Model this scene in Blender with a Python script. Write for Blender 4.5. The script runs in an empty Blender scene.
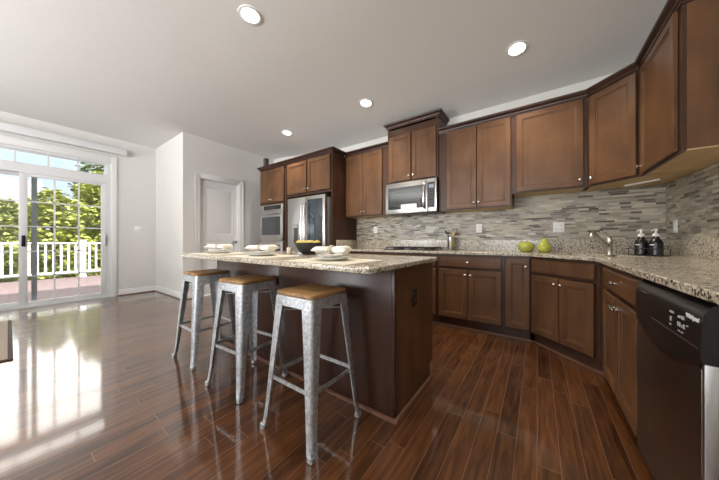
import bpy, bmesh, math, random
from mathutils import Vector, Matrix
random.seed(7)
R = math.radians
S = bpy.context.scene
COL = S.collection

# ------------------------------------------------------------------ camera, world, lights, exposure
YAW = 35.4
cam = bpy.data.cameras.new('camera'); cam.sensor_width = 36.0; cam.lens = 250.0 / 719.0 * 36.0
cam.shift_y = 1.0 / 719.0; cam.clip_start = 0.02; cam.clip_end = 300
cam_o = bpy.data.objects.new('camera', cam); COL.objects.link(cam_o)
cam_o.location = (0, 0, 1.07); cam_o.rotation_euler = (R(90), 0, R(YAW))
S.camera = cam_o
S.view_settings.view_transform = 'Standard'; S.view_settings.look = 'None'
S.view_settings.gamma = 1.0; S.view_settings.use_curve_mapping = False
S.view_settings.exposure = 0.82
S.cycles.max_bounces = 10; S.cycles.diffuse_bounces = 5; S.cycles.glossy_bounces = 5
S.cycles.transparent_max_bounces = 12; S.cycles.sample_clamp_indirect = 6.0
S.cycles.use_denoising = True
S.cycles.caustics_reflective = False; S.cycles.caustics_refractive = False

w = bpy.data.worlds.new('sky'); S.world = w; w.use_nodes = True
nt = w.node_tree; nt.nodes.clear()
n_out = nt.nodes.new('ShaderNodeOutputWorld'); n_bg = nt.nodes.new('ShaderNodeBackground')
n_tc = nt.nodes.new('ShaderNodeTexCoord'); n_no = nt.nodes.new('ShaderNodeTexNoise'); n_mp = nt.nodes.new('ShaderNodeMapping')
n_rp = nt.nodes.new('ShaderNodeValToRGB')
n_mp.inputs['Scale'].default_value = (1, 1, 3.0)
n_no.inputs['Scale'].default_value = 2.2; n_no.inputs['Detail'].default_value = 6
n_rp.color_ramp.elements[0].position = 0.42; n_rp.color_ramp.elements[0].color = (0.66, 0.81, 1.0, 1)
n_rp.color_ramp.elements[1].position = 0.62; n_rp.color_ramp.elements[1].color = (0.95, 0.97, 1.0, 1)
# blue sky low over trees, unseen bright cloud added above for the floor reflection
n_sx = nt.nodes.new('ShaderNodeSeparateXYZ'); n_mr = nt.nodes.new('ShaderNodeMapRange'); n_mr.interpolation_type = 'SMOOTHSTEP'
n_mr.inputs['From Min'].default_value = 0.20; n_mr.inputs['From Max'].default_value = 0.26
n_mr.inputs['To Min'].default_value = 0.0; n_mr.inputs['To Max'].default_value = 1.0
n_dt = nt.nodes.new('ShaderNodeVectorMath'); n_dt.operation = 'DOT_PRODUCT'; n_dt.inputs[1].default_value = (-0.98, 0.17, 0.3)
n_m2 = nt.nodes.new('ShaderNodeMapRange'); n_m2.interpolation_type = 'SMOOTHSTEP'
n_m2.inputs['From Min'].default_value = 0.55; n_m2.inputs['From Max'].default_value = 0.80
n_mu = nt.nodes.new('ShaderNodeMath'); n_mu.operation = 'MULTIPLY'
n_ma = nt.nodes.new('ShaderNodeMath'); n_ma.operation = 'MULTIPLY_ADD'; n_ma.inputs[1].default_value = 3.1; n_ma.inputs[2].default_value = 0.75
nt.links.new(n_tc.outputs['Generated'], n_dt.inputs[0]); nt.links.new(n_dt.outputs['Value'], n_m2.inputs['Value'])
nt.links.new(n_mr.outputs['Result'], n_mu.inputs[0]); nt.links.new(n_m2.outputs['Result'], n_mu.inputs[1]); nt.links.new(n_mu.outputs[0], n_ma.inputs[0])
nt.links.new(n_tc.outputs['Generated'], n_sx.inputs[0]); nt.links.new(n_sx.outputs['Z'], n_mr.inputs['Value']); nt.links.new(n_ma.outputs[0], n_bg.inputs['Strength'])
nt.links.new(n_tc.outputs['Generated'], n_mp.inputs['Vector']); nt.links.new(n_mp.outputs['Vector'], n_no.inputs['Vector'])
nt.links.new(n_no.outputs['Fac'], n_rp.inputs['Fac']); n_wc = nt.nodes.new('ShaderNodeMix'); n_wc.data_type = 'RGBA'; n_wc.inputs['B'].default_value = (1.0, 0.95, 0.89, 1)
nt.links.new(n_mu.outputs[0], n_wc.inputs['Factor']); nt.links.new(n_rp.outputs['Color'], n_wc.inputs['A']); nt.links.new(n_wc.outputs['Result'], n_bg.inputs['Color'])
nt.links.new(n_bg.outputs['Background'], n_out.inputs['Surface'])

def light(name, kind, loc, rot, energy, color=(1, 1, 1), **kw):
    d = bpy.data.lights.new(name, kind); d.energy = energy; d.color = color
    for k, v in kw.items(): setattr(d, k, v)
    o = bpy.data.objects.new(name, d); COL.objects.link(o); o.location = loc; o.rotation_euler = rot
    return o
# sun outside, high, coming over the roof from behind the house
light('sun', 'SUN', (0, 0, 20), (R(38), 0, R(112)), 8.0, (1.0, 0.96, 0.88), angle=R(1.0))
# added fill lamps at the unseen rear windows, tilted up to brighten the ceiling
light('window_daylight_rear_left', 'AREA', (-4.3, -4.42, 1.55), (R(136), 0, R(-14)), 150, (0.99, 0.99, 1.0), shape='RECTANGLE', size=2.6, size_y=1.9, spread=R(130))
light('window_daylight_rear_right', 'AREA', (-0.8, -4.42, 1.55), (R(134), 0, R(34)), 150, (0.99, 0.99, 1.0), shape='RECTANGLE', size=2.6, size_y=1.9, spread=R(130))

# ------------------------------------------------------------------ helpers
def tag(o, label=None, cat=None, group=None, kind=None):
    if label: o['label'] = label
    if cat: o['category'] = cat
    if group: o['group'] = group
    if kind: o['kind'] = kind
    return o
def thing(name, label, cat, loc=(0, 0, 0), rz=0.0, group=None):
    o = bpy.data.objects.new(name, None); COL.objects.link(o)
    o.empty_display_size = 0.1
    o.location = loc; o.rotation_euler = (0, 0, rz)
    return tag(o, label, cat, group)
def dup(o, loc=None, rz=None, label=None, parent=None):
    c = o.copy(); COL.objects.link(c)
    if parent is not None: c.parent = parent
    if loc is not None: c.location = loc
    if rz is not None: c.rotation_euler = (0, 0, rz)
    if label: c['label'] = label
    for ch in list(o.children): dup(ch, parent=c)
    return c

class MB:
    def __init__(s): s.bm = bmesh.new()
    def box(s, x0, x1, y0, y1, z0, z1, bev=0.0, seg=2):
        x0, x1 = min(x0, x1), max(x0, x1); y0, y1 = min(y0, y1), max(y0, y1); z0, z1 = min(z0, z1), max(z0, z1)
        m = Matrix.Translation(((x0+x1)/2, (y0+y1)/2, (z0+z1)/2)) @ Matrix.Diagonal((x1-x0, y1-y0, z1-z0, 1))
        r = bmesh.ops.create_cube(s.bm, size=1.0, matrix=m)
        if bev > 0:
            es = list({e for v in r['verts'] for e in v.link_edges})
            bmesh.ops.bevel(s.bm, geom=es, offset=bev, segments=seg, affect='EDGES', profile=0.5)
        return s
    def loft(s, loops, cap=True, closed=True):
        rows = [[s.bm.verts.new(p) for p in lp] for lp in loops]
        n = len(rows[0])
        for a, b in zip(rows, rows[1:]):
            for i in range(n if closed else n-1):
                j = (i+1) % n
                try: s.bm.faces.new((a[i], a[j], b[j], b[i]))
                except ValueError: pass
        if cap and closed:
            for r_, rev in ((rows[0], True), (rows[-1], False)):
                try: s.bm.faces.new(list(reversed(r_)) if rev else r_)
                except ValueError: pass
        return s
    def prism(s, pts, z0, z1):
        return s.loft([[(x, y, z0) for x, y in pts], [(x, y, z1) for x, y in pts]])
    def tube(s, pts, r, n=10, caps=True):
        pts = [Vector(p) for p in pts]
        rs = r if isinstance(r, (list, tuple)) else [r]*len(pts)
        loops = []
        ref = None
        for i, p in enumerate(pts):
            d = (pts[min(i+1, len(pts)-1)] - pts[max(i-1, 0)]).normalized()
            if ref is None:
                ref = Vector((0, 0, 1)) if abs(d.z) < 0.9 else Vector((1, 0, 0))
            u = (ref - d*ref.dot(d)).normalized(); v = d.cross(u); ref = u
            loops.append([p + (u*math.cos(2*math.pi*k/n) + v*math.sin(2*math.pi*k/n))*rs[i] for k in range(n)])
        return s.loft(loops, cap=caps)
    def lathe(s, prof, loc=(0, 0, 0), n=24, axis='Z', sx=1.0, sy=1.0, cap=False):
        loops = []
        for r, h in prof:
            lp = []
            for k in range(n):
                a = 2*math.pi*k/n; x, y = r*math.cos(a)*sx, r*math.sin(a)*sy
                if axis == 'Z': p = (x, y, h)
                elif axis == '-Y': p = (x, -h, y)
                elif axis == '-X': p = (-h, -x, y)
                elif axis == 'X': p = (h, x, y)
                lp.append((p[0]+loc[0], p[1]+loc[1], p[2]+loc[2]))
            loops.append(lp)
        return s.loft(loops, cap=cap or True)
    def sweep(s, path, prof, side=1.0):
        # path: xy polyline, prof: closed list of (out, z)
        P = [Vector((p[0], p[1])) for p in path]; loops = []
        def nrm(a, b):
            d = (b-a).normalized(); return Vector((d.y, -d.x))*side
        for i, p in enumerate(P):
            if i == 0: m = nrm(P[0], P[1])
            elif i == len(P)-1: m = nrm(P[-2], P[-1])
            else:
                n1, n2 = nrm(P[i-1], p), nrm(p, P[i+1]); m = (n1+n2); m = m/ (1.0 + n1.dot(n2))
            loops.append([(p.x + m.x*o, p.y + m.y*o, z) for o, z in prof])
        return s.loft(loops)
    def sphere(s, loc, r, sx=1, sy=1, sz=1, u=16, v=10, rot=None):
        m = Matrix.Translation(loc)
        if rot: m = m @ rot
        m = m @ Matrix.Diagonal((r*sx, r*sy, r*sz, 1))
        bmesh.ops.create_uvsphere(s.bm, u_segments=u, v_segments=v, radius=1.0, matrix=m); return s
    def door(s, x0, x1, z0, z1, yb, t=0.02, fw=0.058, step=0.005, bev=0.014, pd=0.006):
        # recessed-panel door, front towards -y, back at y=yb
        yf = yb - t; c = 0.003
        def lp(i, y): return [(x0+i, y, z0+i), (x1-i, y, z0+i), (x1-i, y, z1-i), (x0+i, y, z1-i)]
        return s.loft([lp(0, yb), lp(0, yf+c), lp(c, yf), lp(fw, yf), lp(fw+0.002, yf+step), lp(fw+bev, yf+step+0.003), lp(fw+bev+0.002, yf+step+pd)])
    def build(s, name, mat, parent=None, smooth=True, ang=35, kind=None):
        bmesh.ops.recalc_face_normals(s.bm, faces=s.bm.faces[:])
        me = bpy.data.meshes.new(name); s.bm.to_mesh(me); s.bm.free()
        if smooth:
            me.shade_smooth(); me.set_sharp_from_angle(angle=R(ang))
        me.materials.append(mat)
        o = bpy.data.objects.new(name, me); COL.objects.link(o)
        if parent is not None: o.parent = parent
        if kind: o['kind'] = kind
        return o

def B(x0, x1, y0, y1, z0, z1, bev=0.0): return MB().box(x0, x1, y0, y1, z0, z1, bev)

# ------------------------------------------------------------------ materials
def newmat(name):
    m = bpy.data.materials.new(name); m.use_nodes = True
    t = m.node_tree; p = t.nodes['Principled BSDF']
    return m, t, p
def simple(name, col, rough=0.5, metal=0.0, spec=0.5, coat=0.0, emit=None, es=0.0, noise=0.0, nscale=20.0):
    m, t, p = newmat(name)
    p.inputs['Base Color'].default_value = (*col, 1); p.inputs['Roughness'].default_value = rough
    p.inputs['Metallic'].default_value = metal; p.inputs['Specular IOR Level'].default_value = spec
    p.inputs['Coat Weight'].default_value = coat
    if emit: p.inputs['Emission Color'].default_value = (*emit, 1); p.inputs['Emission Strength'].default_value = es
    if noise > 0:
        tc = t.nodes.new('ShaderNodeTexCoord'); no = t.nodes.new('ShaderNodeTexNoise'); no.inputs['Scale'].default_value = nscale
        no.inputs['Detail'].default_value = 4
        mr = t.nodes.new('ShaderNodeMapRange'); mr.inputs['To Min'].default_value = 1-noise; mr.inputs['To Max'].default_value = 1+noise
        mx = t.nodes.new('ShaderNodeMix'); mx.data_type = 'RGBA'; mx.blend_type = 'MULTIPLY'; mx.inputs['Factor'].default_value = 1
        mx.inputs['A'].default_value = (*col, 1)
        t.links.new(tc.outputs['Object'], no.inputs['Vector']); t.links.new(no.outputs['Fac'], mr.inputs['Value'])
        t.links.new(mr.outputs['Result'], mx.inputs['B']); t.links.new(mx.outputs['Result'], p.inputs['Base Color'])
    return m
def ramp(t, stops, interp='LINEAR'):
    r = t.nodes.new('ShaderNodeValToRGB'); cr = r.color_ramp; cr.interpolation = interp
    while len(cr.elements) > 1: cr.elements.remove(cr.elements[-1])
    cr.elements[0].position = stops[0][0]; cr.elements[0].color = (*stops[0][1], 1)
    for pos, c in stops[1:]:
        e = cr.elements.new(pos); e.color = (*c, 1)
    return r
def math_node(t, op, a, b=None):
    n = t.nodes.new('ShaderNodeMath'); n.operation = op
    for i, v in enumerate((a, b)):
        if v is None: continue
        if isinstance(v, (int, float)): n.inputs[i].default_value = v
        else: t.links.new(v, n.inputs[i])
    return n.outputs[0]

def wood(name, dark, light_, scale=(18, 18, 1.6), rough=0.33, blotch=0.35):
    m, t, p = newmat(name)
    tc = t.nodes.new('ShaderNodeTexCoord'); oi = t.nodes.new('ShaderNodeObjectInfo')
    add = t.nodes.new('ShaderNodeVectorMath'); add.operation = 'ADD'
    sc = t.nodes.new('ShaderNodeVectorMath'); sc.operation = 'SCALE'; sc.inputs[0].default_value = (7.3, 3.1, 5.7)
    t.links.new(oi.outputs['Random'], sc.inputs['Scale'])
    t.links.new(tc.outputs['Object'], add.inputs[0]); t.links.new(sc.outputs[0], add.inputs[1])
    mp = t.nodes.new('ShaderNodeMapping'); mp.inputs['Scale'].default_value = scale
    t.links.new(add.outputs[0], mp.inputs['Vector'])
    n1 = t.nodes.new('ShaderNodeTexNoise'); n1.inputs['Scale'].default_value = 1.0; n1.inputs['Detail'].default_value = 6; n1.inputs['Distortion'].default_value = 0.6
    t.links.new(mp.outputs[0], n1.inputs['Vector'])
    n2 = t.nodes.new('ShaderNodeTexNoise'); n2.inputs['Scale'].default_value = 4.5; n2.inputs['Detail'].default_value = 3
    t.links.new(add.outputs[0], n2.inputs['Vector'])
    v = math_node(t, 'ADD', math_node(t, 'MULTIPLY', n1.outputs['Fac'], 1-blotch), math_node(t, 'MULTIPLY', n2.outputs['Fac'], blotch))
    r = ramp(t, [(0.32, dark), (0.68, light_)])
    t.links.new(v, r.inputs['Fac']); t.links.new(r.outputs['Color'], p.inputs['Base Color'])
    p.inputs['Roughness'].default_value = rough; p.inputs['Specular IOR Level'].default_value = 0.32
    return m

def floor_mat():
    m, t, p = newmat('oak_plank_floor')
    tc = t.nodes.new('ShaderNodeTexCoord'); sp = t.nodes.new('ShaderNodeSeparateXYZ'); t.links.new(tc.outputs['Object'], sp.inputs[0])
    W = 0.092
    row = math_node(t, 'FLOOR', math_node(t, 'DIVIDE', sp.outputs['X'], W))
    wn = t.nodes.new('ShaderNodeTexWhiteNoise'); wn.noise_dimensions = '1D'; t.links.new(row, wn.inputs['W'])
    L = 0.95
    u = math_node(t, 'DIVIDE', math_node(t, 'ADD', sp.outputs['Y'], math_node(t, 'MULTIPLY', wn.outputs['Value'], 4.0)), L)
    cell = math_node(t, 'FLOOR', u)
    cmb = t.nodes.new('ShaderNodeCombineXYZ'); t.links.new(row, cmb.inputs[0]); t.links.new(cell, cmb.inputs[1])
    wn2 = t.nodes.new('ShaderNodeTexWhiteNoise'); wn2.noise_dimensions = '2D'; t.links.new(cmb.outputs[0], wn2.inputs['Vector'])
    # grain
    off = t.nodes.new('ShaderNodeVectorMath'); off.operation = 'MULTIPLY_ADD'
    t.links.new(wn2.outputs['Color'], off.inputs[0]); off.inputs[1].default_value = (9, 9, 9); t.links.new(tc.outputs['Object'], off.inputs[2])
    mp = t.nodes.new('ShaderNodeMapping'); mp.inputs['Scale'].default_value = (26, 2.2, 26); t.links.new(off.outputs[0], mp.inputs['Vector'])
    g = t.nodes.new('ShaderNodeTexNoise'); g.inputs['Scale'].default_value = 1; g.inputs['Detail'].default_value = 7; g.inputs['Distortion'].default_value = 1.6
    t.links.new(mp.outputs[0], g.inputs['Vector'])
    val = math_node(t, 'ADD', math_node(t, 'MULTIPLY', g.outputs['Fac'], 0.75), math_node(t, 'MULTIPLY', wn2.outputs['Value'], 0.19))
    r = ramp(t, [(0.26, (0.026, 0.009, 0.0035)), (0.44, (0.072, 0.026, 0.0085)), (0.60, (0.130, 0.048, 0.0150)), (0.78, (0.20, 0.080, 0.028))])
    t.links.new(val, r.inputs['Fac'])
    # seams
    fx = math_node(t, 'FRACT', math_node(t, 'DIVIDE', sp.outputs['X'], W)); fy = math_node(t, 'FRACT', u)
    sx = math_node(t, 'LESS_THAN', math_node(t, 'MINIMUM', fx, math_node(t, 'SUBTRACT', 1.0, fx)), 0.014)
    sy = math_node(t, 'LESS_THAN', math_node(t, 'MINIMUM', fy, math_node(t, 'SUBTRACT', 1.0, fy)), 0.0016)
    seam = math_node(t, 'MAXIMUM', sx, sy)
    mx = t.nodes.new('ShaderNodeMix'); mx.data_type = 'RGBA'; t.links.new(seam, mx.inputs['Factor'])
    t.links.new(r.outputs['Color'], mx.inputs['A']); mx.inputs['B'].default_value = (0.23, 0.12, 0.075, 1)
    t.links.new(mx.outputs['Result'], p.inputs['Base Color'])
    p.inputs['Roughness'].default_value = 0.34
    p.inputs['Coat Weight'].default_value = 1.0; p.inputs['Coat Roughness'].default_value = 0.075; p.inputs['Coat IOR'].default_value = 1.7; p.inputs['Specular IOR Level'].default_value = 0.2
    bp = t.nodes.new('ShaderNodeBump'); bp.inputs['Strength'].default_value = 0.2; bp.inputs['Distance'].default_value = 0.002
    hg = math_node(t, 'SUBTRACT', math_node(t, 'MULTIPLY', g.outputs['Fac'], 0.25), seam)
    t.links.new(hg, bp.inputs['Height']); t.links.new(bp.outputs[0], p.inputs['Normal']); t.links.new(bp.outputs[0], p.inputs['Coat Normal'])
    return m

def mosaic_mat(name, axis):
    m, t, p = newmat(name)
    tc = t.nodes.new('ShaderNodeTexCoord'); sp = t.nodes.new('ShaderNodeSeparateXYZ'); t.links.new(tc.outputs['Object'], sp.inputs[0])
    H = 0.0205
    ru = math_node(t, 'DIVIDE', sp.outputs['Z'], H); row = math_node(t, 'FLOOR', ru)
    wn = t.nodes.new('ShaderNodeTexWhiteNoise'); wn.noise_dimensions = '1D'; t.links.new(row, wn.inputs['W'])
    wd = math_node(t, 'ADD', 0.075, math_node(t, 'MULTIPLY', wn.outputs['Value'], 0.09))
    u = math_node(t, 'ADD', math_node(t, 'DIVIDE', sp.outputs[axis], wd), math_node(t, 'MULTIPLY', wn.outputs['Value'], 37.0))
    cell = math_node(t, 'FLOOR', u)
    cmb = t.nodes.new('ShaderNodeCombineXYZ'); t.links.new(row, cmb.inputs[0]); t.links.new(cell, cmb.inputs[1])
    wn2 = t.nodes.new('ShaderNodeTexWhiteNoise'); wn2.noise_dimensions = '2D'; t.links.new(cmb.outputs[0], wn2.inputs['Vector'])
    r = ramp(t, [(0.0, (0.30, 0.27, 0.21)), (0.18, (0.42, 0.38, 0.30)), (0.36, (0.24, 0.22, 0.18)), (0.50, (0.36, 0.34, 0.29)), (0.64, (0.15, 0.125, 0.10)), (0.74, (0.50, 0.46, 0.37)), (0.88, (0.085, 0.068, 0.055)), (0.94, (0.33, 0.29, 0.21))], 'CONSTANT')
    t.links.new(wn2.outputs['Value'], r.inputs['Fac'])
    fz = math_node(t, 'FRACT', ru); fu = math_node(t, 'FRACT', u)
    gz = math_node(t, 'LESS_THAN', fz, 0.08); gu = math_node(t, 'LESS_THAN', fu, 0.018)
    gr = math_node(t, 'MAXIMUM', gz, gu)
    mx = t.nodes.new('ShaderNodeMix'); mx.data_type = 'RGBA'; t.links.new(gr, mx.inputs['Factor'])
    t.links.new(r.outputs['Color'], mx.inputs['A']); mx.inputs['B'].default_value = (0.46, 0.42, 0.35, 1)
    t.links.new(mx.outputs['Result'], p.inputs['Base Color'])
    sepc = t.nodes.new('ShaderNodeSeparateColor'); t.links.new(wn2.outputs['Color'], sepc.inputs[0])
    ro = math_node(t, 'MAXIMUM', math_node(t, 'ADD', 0.22, math_node(t, 'MULTIPLY', sepc.outputs[1], 0.35)), math_node(t, 'MULTIPLY', gr, 0.8))
    t.links.new(ro, p.inputs['Roughness'])
    bp = t.nodes.new('ShaderNodeBump'); bp.inputs['Strength'].default_value = 0.4; bp.inputs['Distance'].default_value = 0.002
    t.links.new(math_node(t, 'SUBTRACT', math_node(t, 'MULTIPLY', sepc.outputs[2], 0.6), gr), bp.inputs['Height']); t.links.new(bp.outputs[0], p.inputs['Normal'])
    return m

def granite_mat():
    m, t, p = newmat('speckled_granite')
    tc = t.nodes.new('ShaderNodeTexCoord')
    v = t.nodes.new('ShaderNodeTexVoronoi'); v.inputs['Scale'].default_value = 130; v.inputs['Randomness'].default_value = 1
    n0 = t.nodes.new('ShaderNodeTexNoise'); n0.inputs['Scale'].default_value = 9; n0.inputs['Detail'].default_value = 5
    n1 = t.nodes.new('ShaderNodeTexNoise'); n1.inputs['Scale'].default_value = 75; n1.inputs['Detail'].default_value = 3
    for n in (v, n0, n1): t.links.new(tc.outputs['Object'], n.inputs['Vector'])
    sc = t.nodes.new('ShaderNodeSeparateColor'); t.links.new(v.outputs['Color'], sc.inputs[0])
    val = math_node(t, 'ADD', math_node(t, 'MULTIPLY', sc.outputs[0], 0.62), math_node(t, 'MULTIPLY', n0.outputs['Fac'], 0.5))
    r = ramp(t, [(0.20, (0.06, 0.05, 0.045)), (0.32, (0.21, 0.17, 0.13)), (0.44, (0.38, 0.32, 0.23)), (0.62, (0.54, 0.48, 0.37)), (0.80, (0.62, 0.58, 0.49)), (0.98, (0.38, 0.36, 0.33))])
    t.links.new(val, r.inputs['Fac'])
    sp2 = ramp(t, [(0.57, (0, 0, 0)), (0.66, (1, 1, 1))]); t.links.new(n1.outputs['Fac'], sp2.inputs['Fac'])
    mx = t.nodes.new('ShaderNodeMix'); mx.data_type = 'RGBA'; t.links.new(sp2.outputs['Color'], mx.inputs['Factor'])
    t.links.new(r.outputs['Color'], mx.inputs['A']); mx.inputs['B'].default_value = (0.10, 0.075, 0.06, 1)
    t.links.new(mx.outputs['Result'], p.inputs['Base Color'])
    p.inputs['Roughness'].default_value = 0.18; p.inputs['Specular IOR Level'].default_value = 0.5
    return m

def galv_mat():
    m, t, p = newmat('galvanised_steel')
    tc = t.nodes.new('ShaderNodeTexCoord')
    v = t.nodes.new('ShaderNodeTexVoronoi'); v.inputs['Scale'].default_value = 70
    n0 = t.nodes.new('ShaderNodeTexNoise'); n0.inputs['Scale'].default_value = 30; n0.inputs['Detail'].default_value = 6
    for n in (v, n0): t.links.new(tc.outputs['Object'], n.inputs['Vector'])
    sc = t.nodes.new('ShaderNodeSeparateColor'); t.links.new(v.outputs['Color'], sc.inputs[0])
    val = math_node(t, 'ADD', math_node(t, 'MULTIPLY', sc.outputs[0], 0.4), math_node(t, 'MULTIPLY', n0.outputs['Fac'], 0.6))
    r = ramp(t, [(0.30, (0.42, 0.44, 0.46)), (0.5, (0.55, 0.58, 0.61)), (0.7, (0.68, 0.71, 0.74))])
    t.links.new(val, r.inputs['Fac']); t.links.new(r.outputs['Color'], p.inputs['Base Color'])
    p.inputs['Metallic'].default_value = 0.75; p.inputs['Roughness'].default_value = 0.42
    return m

def steel_mat(name, col=(0.55, 0.54, 0.52), rough=0.3, stretch=(3, 3, 260)):
    m, t, p = newmat(name)
    tc = t.nodes.new('ShaderNodeTexCoord'); mp = t.nodes.new('ShaderNodeMapping'); mp.inputs['Scale'].default_value = stretch
    n0 = t.nodes.new('ShaderNodeTexNoise'); n0.inputs['Scale'].default_value = 1
    t.links.new(tc.outputs['Object'], mp.inputs['Vector']); t.links.new(mp.outputs[0], n0.inputs['Vector'])
    ro = math_node(t, 'ADD', rough-0.05, math_node(t, 'MULTIPLY', n0.outputs['Fac'], 0.1)); t.links.new(ro, p.inputs['Roughness'])
    p.inputs['Base Color'].default_value = (*col, 1); p.inputs['Metallic'].default_value = 1.0
    return m

def glass_mat(name, tint=(1, 1, 1), refl=0.06):
    m = bpy.data.materials.new(name); m.use_nodes = True; t = m.node_tree; t.nodes.clear()
    o = t.nodes.new('ShaderNodeOutputMaterial'); tr = t.nodes.new('ShaderNodeBsdfTransparent'); gl = t.nodes.new('ShaderNodeBsdfGlossy')
    tr.inputs['Color'].default_value = (*tint, 1); gl.inputs['Roughness'].default_value = 0.02
    fr = t.nodes.new('ShaderNodeFresnel'); fr.inputs['IOR'].default_value = 1.45
    mx = t.nodes.new('ShaderNodeMixShader'); t.links.new(math_node(t, 'MULTIPLY', fr.outputs[0], refl/0.034), mx.inputs[0])
    t.links.new(tr.outputs[0], mx.inputs[1]); t.links.new(gl.outputs[0], mx.inputs[2]); t.links.new(mx.outputs[0], o.inputs[0])
    return m

M = {}
M['wall'] = simple('wall_paint', (0.66, 0.65, 0.62), 0.85, spec=0.2, noise=0.015, nscale=3)
M['ceiling'] = simple('ceiling_paint', (0.72, 0.71, 0.69), 0.9, spec=0.1, noise=0.012, nscale=2)
M['trim'] = simple('white_trim_paint', (0.74, 0.74, 0.73), 0.45)
M['door'] = simple('white_door_paint', (0.76, 0.76, 0.76), 0.45)
M['vinyl'] = simple('white_vinyl', (0.68, 0.69, 0.69), 0.4)
M['screen'] = simple('grey_screen_frame', (0.36, 0.39, 0.42), 0.5)
M['floor'] = floor_mat()
M['wood'] = wood('brown_maple_stain', (0.078, 0.036, 0.0165), (0.156, 0.075, 0.034), scale=(9, 9, 1.2), blotch=0.5)
M['wood_dark'] = wood('brown_maple_stain_frame', (0.040, 0.019, 0.011), (0.078, 0.035, 0.019), scale=(9, 9, 1.2), blotch=0.5)
M['panel'] = wood('dark_island_panel', (0.032, 0.014, 0.009), (0.060, 0.026, 0.016), rough=0.28)
M['crown'] = wood('dark_crown_stain', (0.028, 0.012, 0.008), (0.060, 0.026, 0.016), scale=(2, 2, 30), rough=0.35)
M['raw'] = wood('unfinished_maple', (0.60, 0.43, 0.22), (0.72, 0.54, 0.31), scale=(2, 20, 2), rough=0.6)
M['seat'] = wood('stool_seat_elm', (0.085, 0.040, 0.014), (0.44, 0.25, 0.10), scale=(22, 2.4, 22), rough=0.4, blotch=0.3)
M['shoe'] = wood('shoe_moulding_stain', (0.10, 0.045, 0.028), (0.20, 0.10, 0.065), scale=(3, 3, 20), rough=0.35)
M['granite'] = granite_mat()
M['mosaic_x'] = mosaic_mat('glass_mosaic_back', 'X'); M['mosaic_y'] = mosaic_mat('glass_mosaic_right', 'Y')
M['galv'] = galv_mat()
M['steel'] = steel_mat('brushed_steel')
M['steel_dark'] = steel_mat('brushed_steel_dark', (0.26, 0.235, 0.22), 0.30, (260, 3, 3))
M['nickel'] = simple('brushed_nickel', (0.68, 0.65, 0.60), 0.25, metal=1.0)
M['chrome'] = simple('polished_steel', (0.66, 0.67, 0.68), 0.16, metal=1.0)
M['black'] = simple('black_plastic', (0.008, 0.008, 0.009), 0.25)
M['black_matte'] = simple('black_iron', (0.015, 0.015, 0.016), 0.6)
M['black_glass'] = simple('black_glass', (0.012, 0.013, 0.015), 0.06, spec=0.8)
M['oven_glass'] = simple('grey_oven_glass', (0.045, 0.052, 0.054), 0.08, spec=0.7)
M['blue_glass'] = simple('dark_blue_glass', (0.022, 0.035, 0.045), 0.07, spec=1.0)
M['white_print'] = simple('white_print', (0.85, 0.86, 0.88), 0.5)
M['grey_print'] = simple('grey_print', (0.42, 0.43, 0.45), 0.5)
M['ceramic'] = simple('white_ceramic', (0.80, 0.79, 0.76), 0.12)
M['linen'] = simple('cream_linen', (0.80, 0.77, 0.69), 0.9, spec=0.1, noise=0.06, nscale=120)
M['mat'] = simple('woven_beige_mat', (0.68, 0.63, 0.53), 0.9, spec=0.1, noise=0.12, nscale=160)
M['ring'] = simple('woven_ring', (0.42, 0.36, 0.28), 0.7, noise=0.3, nscale=220)
M['bowl'] = simple('charcoal_bowl', (0.022, 0.022, 0.025), 0.4)
M['lemon'] = simple('lemon_skin', (0.58, 0.44, 0.07), 0.4, noise=0.1, nscale=60)
M['green_glaze'] = simple('green_glaze', (0.36, 0.38, 0.06), 0.10, coat=0.6, noise=0.12, nscale=14)
M['stem'] = simple('brown_stem', (0.09, 0.06, 0.03), 0.7)
M['plastic_white'] = simple('white_plastic', (0.82, 0.82, 0.80), 0.4)
M['slot'] = simple('dark_slot', (0.05, 0.05, 0.05), 0.6)
M['lens'] = simple('lamp_lens', (0.9, 0.9, 0.9), 0.5, emit=(1.0, 0.95, 0.86), es=9.0)
M['glass'] = glass_mat('window_glass', (0.98, 0.99, 0.99))
M['cup'] = simple('beige_cup', (0.62, 0.56, 0.44), 0.3)
M['dark_grey'] = simple('dark_grey_plastic', (0.06, 0.055, 0.05), 0.5)
M['utensil'] = simple('grey_utensil', (0.16, 0.15, 0.14), 0.3, metal=0.6)
M['green_label'] = simple('olive_label', (0.36, 0.36, 0.08), 0.5)
M['rug'] = simple('tan_rug', (0.36, 0.30, 0.25), 0.95, spec=0.05, noise=0.2, nscale=90)
M['rug_edge'] = simple('dark_rug_edge', (0.06, 0.045, 0.04), 0.9)

# ------------------------------------------------------------------ dimensions
XL, XD, XR = -6.66, -5.238, 1.045
YN, YB, YF = 1.84, 3.76, -4.5
ZC = 3.05
ZT, ZU = 0.94, 0.909            # countertop top and underside

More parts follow.
